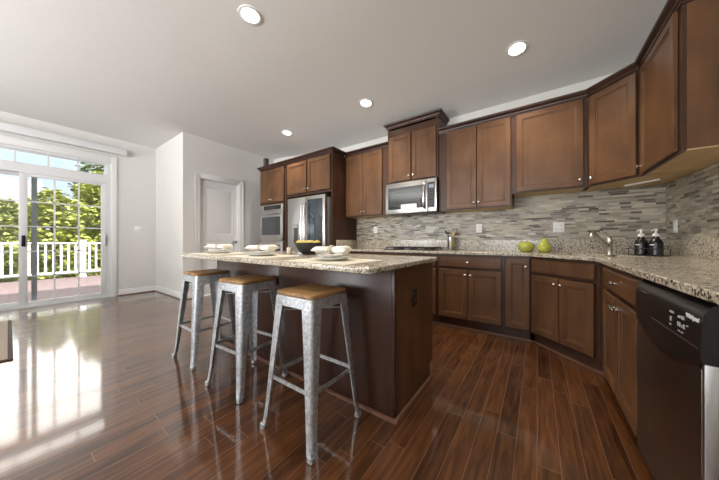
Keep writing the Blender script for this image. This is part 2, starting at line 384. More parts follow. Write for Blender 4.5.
# ------------------------------------------------------------------ setting: floor, ceiling, walls
def struct(name, mb, mat, parent=None, **k): return mb.build(name, mat, parent, kind='structure', **k)
struct('floor', B(XL-0.15, XR+0.1, YF-0.1, YB+0.1, -0.06, 0.0), M['floor'])
def sag(x, y):       # the ceiling comes down a little towards the wall cabinets
    u = min(1, max(0, (x+5.2)/2.0)); u = u*u*(3-2*u); v = max(0, (y-2.0)/1.76)
    return 0.182*u*v*v
cb = MB(); gx = [XL-0.15, -5.3] + [-5.2+0.1*k for k in range(21)] + [-2, XR+0.1]; gy = [YF-0.1, 1.9] + [2.0+0.11*k for k in range(17)] + [YB+0.1]
vs_ = [[cb.bm.verts.new((x, y, ZC-sag(x, y))) for y in gy] for x in gx]
vt_ = [[cb.bm.verts.new((x, y, ZC+0.1)) for y in (gy[0], gy[-1])] for x in (gx[0], gx[-1])]
for i in range(len(gx)-1):
    for j in range(len(gy)-1): cb.bm.faces.new((vs_[i][j], vs_[i][j+1], vs_[i+1][j+1], vs_[i+1][j]))
cb.bm.faces.new((vt_[0][0], vt_[1][0], vt_[1][1], vt_[0][1]))
struct('ceiling', cb, M['ceiling'])
struct('wall_back', B(XD-0.12, XR+0.12, YB, YB+0.12, 0, ZC), M['wall'])
struct('wall_right', B(XR, XR+0.12, YF, YB, 0, ZC), M['wall'])
DY0, DY1, DZ = 2.123, 2.887, 2.28
mb = MB(); mb.box(XD-0.12, XD, YN, DY0, 0, ZC); mb.box(XD-0.12, XD, DY1, YB, 0, ZC); mb.box(XD-0.12, XD, DY0, DY1, DZ, ZC)
struct('wall_pantry', mb, M['wall'])
struct('wall_nook', B(XL-0.12, XD-0.12, YN, YN+0.12, 0, ZC), M['wall'])
SY0, SY1, SZ = -0.68, 1.147, 2.56
mb = MB(); mb.box(XL-0.14, XL, YF, SY0, 0, ZC); mb.box(XL-0.14, XL, SY1, YN, 0, ZC); mb.box(XL-0.14, XL, SY0, SY1, SZ, ZC)
struct('wall_left', mb, M['wall'])
# wall behind the camera with two window openings
mb = MB(); wz0, wz1 = 0.6, 2.5
mb.box(XL-0.14, -5.6, YF-0.12, YF, 0, ZC); mb.box(-3.0, -2.1, YF-0.12, YF, 0, ZC); mb.box(0.5, XR+0.12, YF-0.12, YF, 0, ZC)
for a, b in ((-5.6, -3.0), (-2.1, 0.5)):
    mb.box(a, b, YF-0.12, YF, 0, wz0); mb.box(a, b, YF-0.12, YF, wz1, ZC)
struct('wall_front', mb, M['wall'])
for i, (a, b) in enumerate(((-5.6, -3.0), (-2.1, 0.5))):
    mb = MB()
    for x0, x1, z0, z1 in ((a, a+.06, wz0, wz1), (b-.06, b, wz0, wz1), (a, b, wz0, wz0+.06), (a, b, wz1-.06, wz1), ((a+b)/2-.03, (a+b)/2+.03, wz0, wz1)):
        mb.box(x0, x1, YF-0.10, YF-0.06, z0, z1)
    struct('window_%d' % (i+1), mb, M['vinyl'])

# baseboards with stained shoe moulding
BP = [(0, 0), (0.014, 0), (0.014, 0.10), (0.008, 0.118), (0, 0.122)]
SP = [(0.014, 0), (0.030, 0), (0.027, 0.011), (0.014, 0.018)]
def baseboard(name, path, n):
    struct(name, MB().sweep(path, BP, -1), M['trim']); struct('trim_%d' % n, MB().sweep(path, SP, -1), M['shoe'])
baseboard('baseboard_left', [(XL, SY1+0.1), (XL, YN), (XD, YN), (XD, DY0-0.10)][::-1], 1)
baseboard('baseboard_pantry', [(XD, DY1+0.10), (XD, YB), (-4.76, YB)][::-1], 2)
baseboard('baseboard_slider', [(XL, YF), (XL, SY0-0.1)][::-1], 3)

# interior door with casing
d1 = tag(bpy.data.objects.new('door_2', None), kind='structure'); COL.objects.link(d1); d1.location = (XD, DY0, 0)
wd = DY1-DY0
mb = MB()
for y0, y1, z0, z1 in ((-0.095, 0.0, 0, DZ+0.095), (wd, wd+0.095, 0, DZ+0.095), (0.0, wd, DZ, DZ+0.095)):
    mb.box(0.0, 0.018, y0, y1, z0, z1, 0.004)
for y0, y1, z0, z1 in ((-0.095, -0.07, 0, DZ+0.095), (wd+0.07, wd+0.095, 0, DZ+0.095), (-0.095, wd+0.095, DZ+0.07, DZ+0.095)):
    mb.box(0.0, 0.027, y0, y1, z0, z1, 0.004)
mb.box(-0.119, 0.0, 0.0, 0.015, 0, DZ); mb.box(-0.119, 0.0, wd-0.015, wd, 0, DZ); mb.box(-0.119, 0.0, 0.015, wd-0.015, DZ-0.015, DZ)
mb.build('door_casing', M['trim'], d1)
def leaf(y0, y1, z0, z1, panels, xf, t=0.035):
    # flat leaf facing +x with recessed moulded panels, mesh built facing -y then turned
    mb = MB(); mb.box(xf-t, xf-0.012, y0, y1, z0, z1)
    ys = sorted({y0, y1}); 
    (p0, p1) = (panels[0][0], panels[0][1])
    mb.box(xf-0.012, xf, y0, p0, z0, z1); mb.box(xf-0.012, xf, p1, y1, z0, z1)
    zz = [z0] + [v for p in sorted(panels, key=lambda q: q[2]) for v in (p[2], p[3])] + [z1]
    for a, b in zip(zz[0::2], zz[1::2]): mb.box(xf-0.012, xf, p0, p1, a, b)
    for (a, b, c, d) in panels:
        f = lambda i, x: [(x, a+i, c+i), (x, b-i, c+i), (x, b-i, d-i), (x, a+i, d-i)]
        mb.loft([f(0.0, xf-0.012), f(0.0, xf-0.002), f(0.018, xf-0.010), f(0.030, xf-0.010), f(0.05, xf-0.004)])
    return mb
leaf(0.018, wd-0.018, 0.01, DZ-0.018, [(0.115, wd-0.115, 1.19, 2.14), (0.115, wd-0.115, 0.22, 1.08)], -0.045).build('door_leaf', M['door'], d1)
h = MB().lathe([(0.0, 0), (0.032, 0), (0.032, 0.006), (0.012, 0.010), (0.012, 0.035), (0.026, 0.042), (0.030, 0.058), (0.022, 0.072), (0, 0.075)], (-0.045, wd-0.085, 1.045), axis='X').build('door_knob', M['nickel'], d1)

# sliding glass door with transom
d2 = tag(bpy.data.objects.new('door_1', None), kind='structure'); COL.objects.link(d2); d2.location = (XL, 0, 0)
mb = MB()
for y0, y1, z0, z1 in ((SY0-0.095, SY0, 0, SZ+0.12), (SY1, SY1+0.085, 0, SZ+0.12), (SY0, SY1, SZ, SZ+0.12)):
    mb.box(0.0, 0.02, y0, y1, z0, z1, 0.004)
mb.build('door_casing', M['trim'], d2)
mb = MB()
mb.box(-0.13, -0.01, SY0, SY0+0.045, 0, SZ); mb.box(-0.13, -0.01, SY1-0.045, SY1, 0, SZ)
mb.box(-0.13, -0.01, SY0+.045, SY1-.045, SZ-0.035, SZ); mb.box(-0.13, -0.005, SY0+.045, SY1-.045, 0.001, 0.03)
mb.box(-0.13, -0.01, SY0+.045, SY1-.045, 2.165, 2.295)
mb.build('door_frame', M['vinyl'], d2)
def sash(y0, y1, z0, z1, st, x, rows, cols, name):
    mb = MB()
    mb.box(x-0.02, x+0.02, y0, y0+st, z0, z1, 0.004); mb.box(x-0.02, x+0.02, y1-st, y1, z0, z1, 0.004)
    mb.box(x-0.02, x+0.02, y0+st, y1-st, z0, z0+st*0.75, 0.004); mb.box(x-0.02, x+0.02, y0+st, y1-st, z1-st*0.6, z1, 0.004)
    o = mb.build(name, M['vinyl'], d2)
    g = MB(); a, b, c, d = y0+st, y1-st, z0+st*.75, z1-st*.6
    for i in range(1, cols):
        yy = a+(b-a)*i/cols; g.box(x-0.006, x+0.006, yy-0.011, yy+0.011, c, d)
    for i in range(1, rows):
        zz = c+(d-c)*i/rows; g.box(x-0.006, x+0.006, a, b, zz-0.010, zz+0.010)
    if rows*cols > 1: g.build('grille', M['vinyl'], o)
    B(x-0.003, x+0.003, a, b, c, d).build('glass_pane', M['glass'], o)
    return o
s_r = sash(0.10, SY1-0.045, 0.03, 2.165, 0.085, -0.045, 5, 3, 'sliding_sash')
s_l = sash(SY0+0.045, 0.185, 0.03, 2.165, 0.085, -0.095, 5, 3, 'fixed_sash')
sash(SY0+0.045, SY1-0.045, 2.295, 2.525, 0.04, -0.06, 1, 5, 'transom_sash')
mb = MB(); mb.box(-0.128, -0.118, 0.225, 0.285, 0.03, 2.165, 0.003); mb.build('screen_stile', M['screen'], d2)
MB().box(-0.024, 0.004, 0.125, 0.165, 0.98, 1.16, 0.006).build('latch_handle', M['black'], d2)
MB().box(-0.024, 0.016, 1.05, 1.075, 0.98, 1.22, 0.006).build('pull_handle', M['vinyl'], d2)
hr = B(XL+0.03, XL+0.13, -1.05, 1.345, 2.735, 2.850, 0.004); hr.box(XL+0.001, XL+0.03, -0.9, 1.2, 2.77, 2.83)
tag(hr.build('blind_headrail', M['vinyl']), 'long white blind headrail mounted across the top of the sliding glass door', 'blind')

# ------------------------------------------------------------------ outside: deck, railing, trees, house
M['deck'] = simple('deck_boards', (0.155, 0.105, 0.105), 0.8, noise=0.12, nscale=9)
M['rail'] = simple('white_railing', (0.82, 0.83, 0.84), 0.5)
M['bark'] = simple('bark', (0.10, 0.075, 0.055), 0.9)
M['ground'] = simple('lawn', (0.12, 0.20, 0.05), 0.95, noise=0.3, nscale=2)
M['siding'] = simple('grey_siding', (0.42, 0.43, 0.46), 0.8, noise=0.06, nscale=3)
M['roof'] = simple('grey_shingles', (0.20, 0.20, 0.23), 0.9, noise=0.25, nscale=8)
def leafmat(name, a, b):
    m, t, p = newmat(name)
    g = t.nodes.new('ShaderNodeNewGeometry'); r = ramp(t, [(0, a), (1, b)]); t.links.new(g.outputs['Random Per Island'], r.inputs['Fac'])
    t.links.new(r.outputs['Color'], p.inputs['Base Color']); p.inputs['Roughness'].default_value = 0.6
    p.inputs['Subsurface Weight'].default_value = 0.0
    return m
LM = [leafmat('bright_leaves', (0.20, 0.25, 0.03), (0.50, 0.50, 0.12)), leafmat('deep_leaves', (0.05, 0.085, 0.02), (0.17, 0.21, 0.06)), leafmat('olive_leaves', (0.13, 0.16, 0.03), (0.33, 0.35, 0.10))]
DX = -11.6
mb = MB(); yy = -7.0
mb2 = MB()
k = 0
x = XL-0.18
while x > DX-0.12:
    mb.box(x-0.135, x, -7, 7, -0.09, -0.05); x -= 0.141
struct('deck', mb, M['deck'])
struct('ground', B(-70, -6.9, -50, 50, -3.1, -3.0), M['ground'])
rl = thing('deck_railing', 'white balustrade railing along the far edge of the deck outside', 'railing', (DX, 0, -0.05))
B(-0.045, 0.045, -6.9, 6.9, 1.03, 1.075, 0.008).build('top_rail', M['rail'], rl)
B(-0.03, 0.03, -6.9, 6.9, 0.13, 0.20, 0.006).build('bottom_rail', M['rail'], rl)
bal = None
for i in range(-33, 34):
    y = 1.36 + 0.145*i
    if abs((y-1.36+0.9) % 1.885 - 0.9) < 0.09: continue
    if bal is None:
        bal = B(-0.022, 0.022, -0.022, 0.022, 0.20, 1.03).build('baluster', M['rail'], rl); bal.location = (0, y, 0)
    else:
        c = bal.copy(); COL.objects.link(c); c.parent = rl; c.location = (0, y, 0)
for i in range(-2, 3):
    mb = MB().box(-0.065, 0.065, -0.065, 0.065, 0, 1.13, 0.006); mb.box(-0.085, 0.085, -0.085, 0.085, 1.13, 1.155, 0.006); mb.box(-0.08, 0.08, -0.08, 0.08, 0, 0.05, 0.006)
    o = mb.build('post', M['rail'], rl); o.location = (0, 1.36+1.885*i, 0)
def tree(name, loc, rad, hgt, n, leafsz, lm, label, base=-3.0):
    t = thing(name, label, 'tree', (loc[0], loc[1], base))
    bm = bmesh.new(); blobs = []
    for i in range(20):
        f_ = (i+0.5)/20; a = 2.4*i; rr = rad*(0.72-0.35*max(0, f_-0.6))*random.uniform(0.55, 1.0)
        blobs.append((rr*math.cos(a), rr*math.sin(a), hgt*(0.32+0.58*f_), rad*random.uniform(0.36, 0.52)))
    blobs.append((0, 0, hgt-rad*0.4, rad*0.4))
    for i in range(n):
        bx, by, bz, br = random.choice(blobs)
        v = Vector((random.gauss(0, 1), random.gauss(0, 1), random.gauss(0, 0.8))).normalized()*br*random.uniform(0.6, 1.05)
        c = Vector((bx, by, bz)) + v
        e = Matrix.Rotation(random.uniform(0, 6.28), 3, 'Z') @ Matrix.Rotation(random.uniform(-1.2, 1.2), 3, 'X')
        s_ = leafsz*random.uniform(0.6, 1.3)
        vs = [bm.verts.new(c + e @ Vector(q)*s_) for q in ((-0.5, 0, 0), (0, -0.32, 0.06), (0.6, 0, 0), (0, 0.32, 0.06))]
        bm.faces.new(vs)
    me = bpy.data.meshes.new('crown'); bm.to_mesh(me); bm.free(); me.materials.append(lm)
    o = bpy.data.objects.new('crown', me); COL.objects.link(o); o.parent = t
    mb = MB().tube([(0, 0, 0), (0.05, 0, hgt*0.3), (0, 0.08, hgt*0.6), (0.03, 0, hgt*0.85)], [0.18, 0.14, 0.09, 0.03], 8)
    for i in range(7):
        bx, by, bz, br = blobs[i]
        mb.tube([(0.03, 0.03, hgt*0.28+0.05*i), (bx*0.5, by*0.5, (hgt*0.3+bz)*0.5), (bx, by, bz)], [0.07, 0.045, 0.015], 6)
    mb.build('trunk', M['bark'], t)
tree('leafy_tree', (-14.3, 0.95), 0.98, 6.0, 6500, 0.17, LM[0], 'bright yellow-green tree just beyond the deck railing, in the middle of the sliding door')
tree('leafy_tree', (-16.6, 2.45), 1.15, 7.3, 7000, 0.18, LM[0], 'bright green tree beyond the railing at the right edge of the sliding door')
tree('leafy_tree', (-16.6, -0.65), 0.95, 6.0, 4000, 0.18, LM[2], 'olive green tree beyond the railing at the left edge of the sliding door')
tree('leafy_tree', (-21.3, 3.6), 1.9, 9.4, 6000, 0.24, LM[1], 'tall dark green tree behind the bright trees, right side of the glass')
tree('leafy_tree', (-21.5, -0.1), 1.3, 6.3, 4200, 0.22, LM[2], 'rounded olive tree farther back in front of the grey house')
h_ = thing('neighbour_house', 'grey sided house with a grey shingle roof behind the trees', 'house', (-30, -4.4, -3.4))
B(-4, 4, -5.5, 5.5, 0, 6.6).build('wall', M['siding'], h_)
mb = MB().loft([[(-4.4, -5.9, 6.5), (4.4, -5.9, 6.5), (4.4, -5.9, 6.7), (0, -5.9, 8.9), (-4.4, -5.9, 6.7)], [(-4.4, 5.9, 6.5), (4.4, 5.9, 6.5), (4.4, 5.9, 6.7), (0, 5.9, 8.9), (-4.4, 5.9, 6.7)]]); mb.build('roof', M['roof'], h_, smooth=False)
for yy in (-3.5, 0, 3.5):
    o = B(3.98, 4.06, yy-0.5, yy+0.5, 4.2, 5.7).build('window', M['rail'], h_); B(4.06, 4.07, yy-0.43, yy+0.43, 4.27, 5.63).build('pane', M['blue_glass'], o)

# ------------------------------------------------------------------ cabinets
def knob(parent, x, y, z):
    # knob axis towards -y, in the parent's local frame
    return MB().lathe([(0, 0), (0.006, 0), (0.005, 0.012), (0.009, 0.017), (0.0145, 0.022), (0.0145, 0.027), (0.009, 0.031), (0, 0.032)], (x, y, z), n=16, axis='-Y').build('knob', M['nickel'], parent)
def door(parent, x0, x1, z0, z1, kx=None, kz=None, fw=0.055, y=0.0, mat='wood'):
    o = MB().door(x0+0.001, x1-0.001, z0, z1, y-0.003, fw=fw).build('door', M[mat], parent, ang=25)
    if kx is not None: knob(o, kx, y-0.021, kz)
    return o
def drawer(parent, x0, x1, z0, z1, kx=None, y=0.0, name='drawer_front'):
    c = 0.006
    lp = lambda i, yy: [(x0+i, yy, z0+i), (x1-i, yy, z0+i), (x1-i, yy, z1-i), (x0+i, yy, z1-i)]
    o = MB().loft([lp(0, y-0.001), lp(0, y-0.015), lp(c, y-0.021), lp(0.02, y-0.0215)]).build(name, M['wood'], parent, ang=25)
    if kx is not None: knob(o, kx, y-0.021, (z0+z1)/2)
    return o
def frame(parent, w, z0, z1, rails=(), stiles=(), sw=0.03, d=0.019, y=0.0, mat='wood_dark', l=None, r=None):
    mb = MB(); l = sw if l is None else l; r = sw if r is None else r
    mb.box(0, l, y, y+d, z0, z1); mb.box(w-r, w, y, y+d, z0, z1)
    for z in rails: mb.box(l, w-r, y, y+d, z[0], z[1])
    for s_ in stiles: mb.box(s_[0], s_[1], y, y+d, s_[2], s_[3])
    return mb.build('face_frame', M[mat], parent)
G = 0.0015
def base_cab(loc, rz, wdt, depth, label, layout, extra=None, left=0.03, right=0.03, body_poly=None, toe=True):
    t = thing('base_cabinet', label, 'cabinet', loc, rz)
    mb = MB()
    if body_poly: mb.prism(body_poly, 0.11, 0.70)
    else: mb.box(G, wdt-G, 0.020, depth, 0.11, ZU-0.002)
    mb.box(G, wdt-G, 0.055, 0.10, 0.001, 0.11)
    mb.build('carcass', M['wood_dark'], t)
    rails = [(0.11, 0.135), (0.875, ZU-0.002)] + ([(0.73, 0.755)] if layout != 'door' else [])
    frame(t, wdt, 0.11, ZU-0.002, rails, [], l=left, r=right)
    x0, x1 = left-0.014, wdt-right+0.014
    if layout == 'door':
        door(t, x0, x1, 0.135, 0.878, x1-0.03, 0.80, fw=0.05)
    else:
        drawer(t, x0, x1, 0.752, 0.878, None if layout == 'sink' else (x0+x1)/2, name='false_front' if layout == 'sink' else 'drawer_front')
        xm = (x0+x1)/2
        door(t, x0, xm-0.003, 0.135, 0.724, xm-0.03, 0.665)
        door(t, xm+0.003, x1, 0.135, 0.724, xm+0.03, 0.665)
    return t
YFc, XFc, SD = 3.178, 0.405, 3.12       # face planes of the three runs
base_cab((-1.895, YFc, 0), 0, 0.86, 0.60, 'dark brown base cabinet under the cooktop, mostly hidden behind the island', 'drawer')
base_cab((-2.725, YFc, 0), 0, 0.828, 0.60, 'dark brown base cabinet beside the tall refrigerator panel', 'drawer')
base_cab((-1.033, YFc, 0), 0, 0.725, 0.60, 'dark brown base cabinet with one drawer over two doors, below the steel utensil crock', 'drawer', left=0.035)
base_cab((-0.306, YFc, 0), 0, SD-YFc+0.306-0.001, 0.60, 'narrow dark brown base cabinet with a single tall door and knob', 'door', left=0.035, right=0.02)
diagL = (XFc-(SD-YFc))*math.sqrt(2)
base_cab((SD-YFc+0.001, YFc, 0), R(-45), diagL, 0.60, 'diagonal corner sink base cabinet with false front over two doors', 'sink',
         body_poly=[(0.02, 0.020), (diagL-0.02, 0.020), (diagL-0.02+0.40, 0.42), (diagL/2, 0.9), (0.02-0.40, 0.42)], left=0.045, right=0.045)
base_cab((XFc, SD-XFc, 0), R(-90), SD-XFc-1.725, 0.60, 'dark brown base cabinet between the corner sink and the black dishwasher', 'drawer', left=0.26, right=0.02)
# end support panel beyond the dishwasher
o = B(0.46, XR-0.002, 1.095, 1.113, 0.001, ZU-0.002).build('end_panel', M['panel']); tag(o, 'plain dark brown end panel under the countertop past the dishwasher', 'panel')
# shoe moulding at the toe kicks
toe = [(-2.72, YFc+0.055), (SD-YFc+0.023, YFc+0.055), (XFc+0.055, SD-XFc+0.023), (XFc+0.055, 1.73)]
struct('trim_4', MB().sweep(toe, [(0, 0.001), (0.016, 0.001), (0.013, 0.012), (0, 0.018)], 1), M['shoe'])

# countertop with sink cut-out
ov = 0.036
A_ = (SD-YFc-ov*0.414, YFc-ov); B_ = (XFc-ov, SD-XFc-ov*0.414)
outer = [(-2.722, YB-0.001), (-2.722, YFc-ov), A_, B_, (XFc-ov, 0.97), (XR-0.001, 0.97), (XR-0.001, YB-0.001)]
sc_ = Vector((0.40, 3.135)); ux = Vector((1, -1)).normalized(); uy = Vector((1, 1)).normalized()
hole = []
for cx_, cy_, a0 in ((0.27, 0.14, 0), (-0.27, 0.14, 90), (-0.27, -0.14, 180), (0.27, -0.14, 270)):
    for k in range(4):
        a = R(a0 + 30*k); q = sc_ + ux*(cx_ + 0.05*math.cos(a)) + uy*(cy_ + 0.05*math.sin(a)); hole.append((q.x, q.y))
def ring_slab(mb, outer, hole, z0, z1, c=0.004):
    bm = mb.bm
    def loop(pts, z): return [bm.verts.new((p[0], p[1], z)) for p in pts]
    def es(vs):
        r = []
        for i in range(len(vs)):
            r.append(bm.edges.get((vs[i], vs[(i+1) % len(vs)])) or bm.edges.new((vs[i], vs[(i+1) % len(vs)])))
        return r
    cen = Vector((sum(p[0] for p in outer)/len(outer), sum(p[1] for p in outer)/len(outer)))
    tops = {}
    for z in (z0, z1):
        o_, h_ = loop(outer, z), loop(hole, z); tops[z] = (o_, h_)
        bmesh.ops.triangle_fill(bm, use_beauty=True, edges=es(o_)+es(h_))
    for a, b in zip(tops[z0], tops[z1]):
        for i in range(len(a)):
            j = (i+1) % len(a); bm.faces.new((a[i], a[j], b[j], b[i]))
mb = MB(); ring_slab(mb, outer, hole, ZU, ZT)
ct = mb.build('countertop', M['granite'], ang=30)
bv = ct.modifiers.new('edge', 'BEVEL'); bv.width = 0.004; bv.segments = 2; bv.limit_method = 'ANGLE'; bv.angle_limit = R(60)
tag(ct, 'long beige speckled granite countertop running along the back wall, corner and right wall', 'countertop')
bs = MB()
bs.sweep([(-2.70, YB-0.001), (XR-0.001, YB-0.001), (XR-0.001, 0.98)], [(0, ZT+0.001), (0.022, ZT+0.001), (0.022, 1.083), (0.018, 1.088), (0, 1.088)], 1)
bs.build('backsplash_strip', M['granite'], ct)
B(-2.722, -2.700, YFc-0.02, YB-0.002, ZT+0.001, 1.088, 0.003).build('side_splash', M['granite'], ct)
# sink basin
sk = thing('kitchen_sink', 'stainless undermount sink set in the diagonal corner of the countertop', 'sink', (sc_.x, sc_.y, 0), R(-45))
def rr(hw, hd, r, z, n=5):
    out = []
    for sx, sy, a0 in ((1, 1, 0), (-1, 1, 90), (-1, -1, 180), (1, -1, 270)):
        for k in range(n):
            a = R(a0+90*k/(n-1)); out.append((sx*(hw-r)+r*math.cos(a), sy*(hd-r)+r*math.sin(a), z))
    return out
sinkm = MB().loft([rr(0.34, 0.21, 0.06, ZU-0.014), rr(0.34, 0.21, 0.06, ZU-0.004), rr(0.318, 0.188, 0.05, ZU-0.004), rr(0.31, 0.18, 0.06, ZU-0.16), rr(0.27, 0.14, 0.06, ZU-0.18)])
sinkm.build('basin', M['steel'], sk); MB().lathe([(0, 0), (0.045, 0), (0.045, 0.004), (0.03, 0.004), (0, 0.002)], (0, 0, ZU-0.179)).build('drain', M['chrome'], sk)

# mosaic tile on the walls
struct('trim_5', B(-2.731, XR-0.009, YB-0.008, YB, 1.089, 1.64), M['mosaic_x'])
struct('trim_6', B(XR-0.008, XR, 0.98, YB-0.009, 1.089, 1.64), M['mosaic_y'])

# upper cabinets
def upper(name, loc, rz, wdt, z0, z1, depth, label, doors, l=0.03, r=0.03, poly=None, dz0=None, dz1=None, raw=True):
    t = thing(name, label, 'cabinet', loc, rz)
    mb = MB()
    if poly: mb.prism(poly, z0+0.012, z1)
    else: mb.box(G, wdt-G, 0.020, depth, z0+0.012, z1)
    mb.build('carcass', M['wood'], t)
    mb = MB()
    if poly: mb.prism([(x, y+0.003) for x, y in poly], z0+0.004, z0+0.0115)
    else: mb.box(G+0.012, wdt-G-0.012, 0.021, depth, z0+0.004, z0+0.0115)
    mb.build('underside', M['raw'], t)['label'] = 'pale unfinished wood underside'
    d0, d1_ = (dz0 or z0+0.014), (dz1 or z1-0.018)
    frame(t, wdt, z0, z1, [(z0, z0+0.035), (z1-0.05, z1)], [], l=l, r=r)
    for (a, b, ks) in doors:
        kx = None if ks is None else (b-0.028 if ks == 'r' else a+0.028)
        door(t, a, b, d0, d1_, kx, d0+0.06)
    return t
ZU0, ZU1 = 1.478, 2.535
UY = 3.42; UD = YB-UY-0.009
upper('wall_cabinet', (-2.728, UY, 0), 0, 0.845, ZU0, ZU1, UD, 'two-door brown wall cabinet left of the microwave, beside the refrigerator panel', [(0.022, 0.377, 'r'), (0.383, 0.742, 'l')], l=0.035, r=0.115)
mwc = upper('wall_cabinet', (-1.880, UY-0.02, 0), 0, 0.782, 1.945, 2.80, UD+0.02, 'raised two-door brown wall cabinet directly above the microwave', [(0.030, 0.386, 'r'), (0.402, 0.756, 'l')], l=0.04, r=0.04, dz1=2.645)
B(0.04, 0.742, 0.0, 0.019, 2.63, 2.80).build('frieze', M['wood_dark'], mwc)
upper('wall_cabinet', (-1.095, UY, 0), 0, 0.853, ZU0, ZU1, UD, 'two-door brown wall cabinet right of the microwave', [(0.105, 0.473, 'r'), (0.479, 0.842, 'l')], l=0.12, r=0.03)
ZH0 = 1.622
upper('wall_cabinet', (-0.240, UY, 0), 0, 0.658, ZH0, ZU1, UD, 'shorter single-door brown wall cabinet above the green ceramic fruit', [(0.042, 0.625, 'r')], l=0.055, r=0.045)
dl = 0.305*math.sqrt(2)
upper('wall_cabinet', (0.420, UY, 0), R(-45), dl, ZH0, ZU1, 0.3, 'diagonal corner wall cabinet with one door above the faucet', [(0.028, dl-0.028, 'l')],
      poly=[(0.012, 0.020), (dl-0.012, 0.020), (dl+0.200, 0.23), (dl/2, 0.615), (-0.212, 0.24)])
upper('wall_cabinet', (0.725, 3.113, 0), R(-90), 0.713, ZH0, ZU1, XR-0.725-0.009, 'single-door wall cabinet nearest the camera on the right wall', [(0.03, 0.670, 'l')], l=0.045, r=0.06)
us = B(-0.13, 0.13, -0.012, 0.012, ZH0-0.012, ZH0+0.003, 0.003).build('light_strip', M['plastic_white'])
us.location = (0.80, 3.45, 0); us.rotation_euler = (0, 0, R(-45))
tag(us, 'slim white strip light under the diagonal corner wall cabinet', 'light')

CP = [(0.0, 0.0), (0.008, 0.0), (0.010, 0.012), (0.018, 0.018), (0.022, 0.034), (0.038, 0.050), (0.046, 0.056), (0.050, 0.066), (0.050, 0.074), (0.0, 0.074)]
def crown(path, z, label, side=1, s_=1.0):
    o = MB().sweep(path, [(a*s_, z+b*s_) for a, b in CP], side).build('crown_moulding', M['crown'], ang=20); return tag(o, label, 'moulding')
crown([(-2.731, UY-0.001), (-1.8835, UY-0.001)], 2.522, 'short dark crown moulding between the refrigerator panel and the raised microwave cabinet')
crown([(-1.881, YB-0.002), (-1.881, UY-0.021), (-1.097, UY-0.021), (-1.097, YB-0.002)], 2.775, 'highest dark crown moulding, wrapped round the raised cabinet over the microwave')
crown([(-1.0945, UY-0.001), (0.420, UY-0.001), (0.724, 3.114), (0.724, 2.398), (XR-0.002, 2.398)], 2.522, 'long dark crown moulding turning the corner along the right hand wall cabinets')

# tall oven and refrigerator cabinetry
TY = 3.08
ot = thing('oven_cabinet', 'tall brown cabinet housing the wall ovens, two doors on top', 'cabinet', (-4.74, TY, 0))
ow = 0.80
mb = MB().box(0, 0.019, 0.0, YB-TY-0.002, 0.001, ZU1); mb.box(ow-0.019, ow, 0.0, YB-TY-0.002, 0.001, ZU1); mb.box(0.019, ow-0.019, 0.02, YB-TY-0.002, 1.83, ZU1); mb.box(0.019, ow-0.019, 0.02, YB-TY-0.002, 0.001, 0.36); mb.box(0.019, ow-0.019, 0.66, YB-TY-0.002, 0.36, 1.83)
mb.build('carcass', M['wood_dark'], ot)
frame(ot, ow, 0.11, ZU1, [(1.80, 1.835), (2.50, ZU1), (0.34, 0.38), (0.11, 0.13)], [], l=0.035, r=0.035)
door(ot, 0.022, 0.397, 1.842, 2.505, 0.367, 1.90); door(ot, 0.403, 0.778, 1.842, 2.505, 0.433, 1.90)
drawer(ot, 0.022, 0.778, 0.135, 0.335, 0.4)
fc = thing('refrigerator_cabinet', 'brown cabinet over the refrigerator with two doors and a tall side panel', 'cabinet', (-3.938, TY, 0))
fw_ = 1.205
mb = MB().box(0.0, 0.04, 0.0, YB-TY-0.002, 0.001, ZU1); mb.box(0.04, fw_-0.026, 0.02, YB-TY-0.002, 1.895, ZU1); mb.build('carcass', M['wood_dark'], fc)
B(fw_-0.025, fw_, 0.0, YB-TY-0.002, 0.001, ZU1).build('side_panel', M['panel'], fc)
mb = MB().box(0.04, fw_-0.026, 0.0, 0.019, 1.89, 1.93); mb.box(0.04, fw_-0.026, 0.0, 0.019, 2.50, ZU1); mb.box(0.60, 0.64, 0.0, 0.019, 1.93, 2.50); mb.build('face_frame', M['wood_dark'], fc)
door(fc, 0.085, 0.605, 1.935, 2.505, 0.575, 1.99); door(fc, 0.637, 1.165, 1.935, 2.505, 0.667, 1.99)
crown([(-4.741, YB-0.002), (-4.741, TY-0.001), (-2.732, TY-0.001), (-2.732, UY-0.055)], 2.522, 'dark crown moulding along the tall oven and refrigerator cabinets')
o = B(-0.04, 0.04, -0.04, 0.04, 0, 0.26, 0.006).build('small_box', M['dark_grey']); o.location = (-4.635, 3.14, ZU1+0.001)
tag(o, 'small dark box standing on top of the tall oven cabinet', 'box')

# wall ovens
ov_ = thing('double_wall_oven', 'stainless double wall oven built into the tall brown cabinet', 'oven', (-4.74+0.036, TY-0.004, 0))
wo = ow-0.072
B(0.002, wo-0.002, 0.006, 0.62, 0.385, 1.795).build('oven_body', M['steel'], ov_)
B(0, wo, -0.02, 0.005, 1.675, 1.797, 0.004).build('control_panel', M['steel'], ov_)
B(0.12, wo-0.06, -0.022, -0.018, 1.695, 1.775).build('display', M['black_glass'], ov_)['label'] = 'black glass control display'
for (z0, z1) in ((1.07, 1.665), (0.39, 1.045)):
    d = B(0, wo, -0.03, 0.005, z0, z1, 0.005).build('oven_door', M['steel'], ov_)
    B(0.07, wo-0.07, -0.033, -0.028, z0+0.12, z1-0.115).build('oven_window', M['oven_glass'], d)
    mb = MB().tube([(0.05, -0.075, z1-0.055), (wo-0.05, -0.075, z1-0.055)], 0.012); mb.box(0.06, 0.085, -0.075, -0.028, z1-0.065, z1-0.045); mb.box(wo-0.085, wo-0.06, -0.075, -0.028, z1-0.065, z1-0.045)
    mb.build('handle', M['steel'], d)

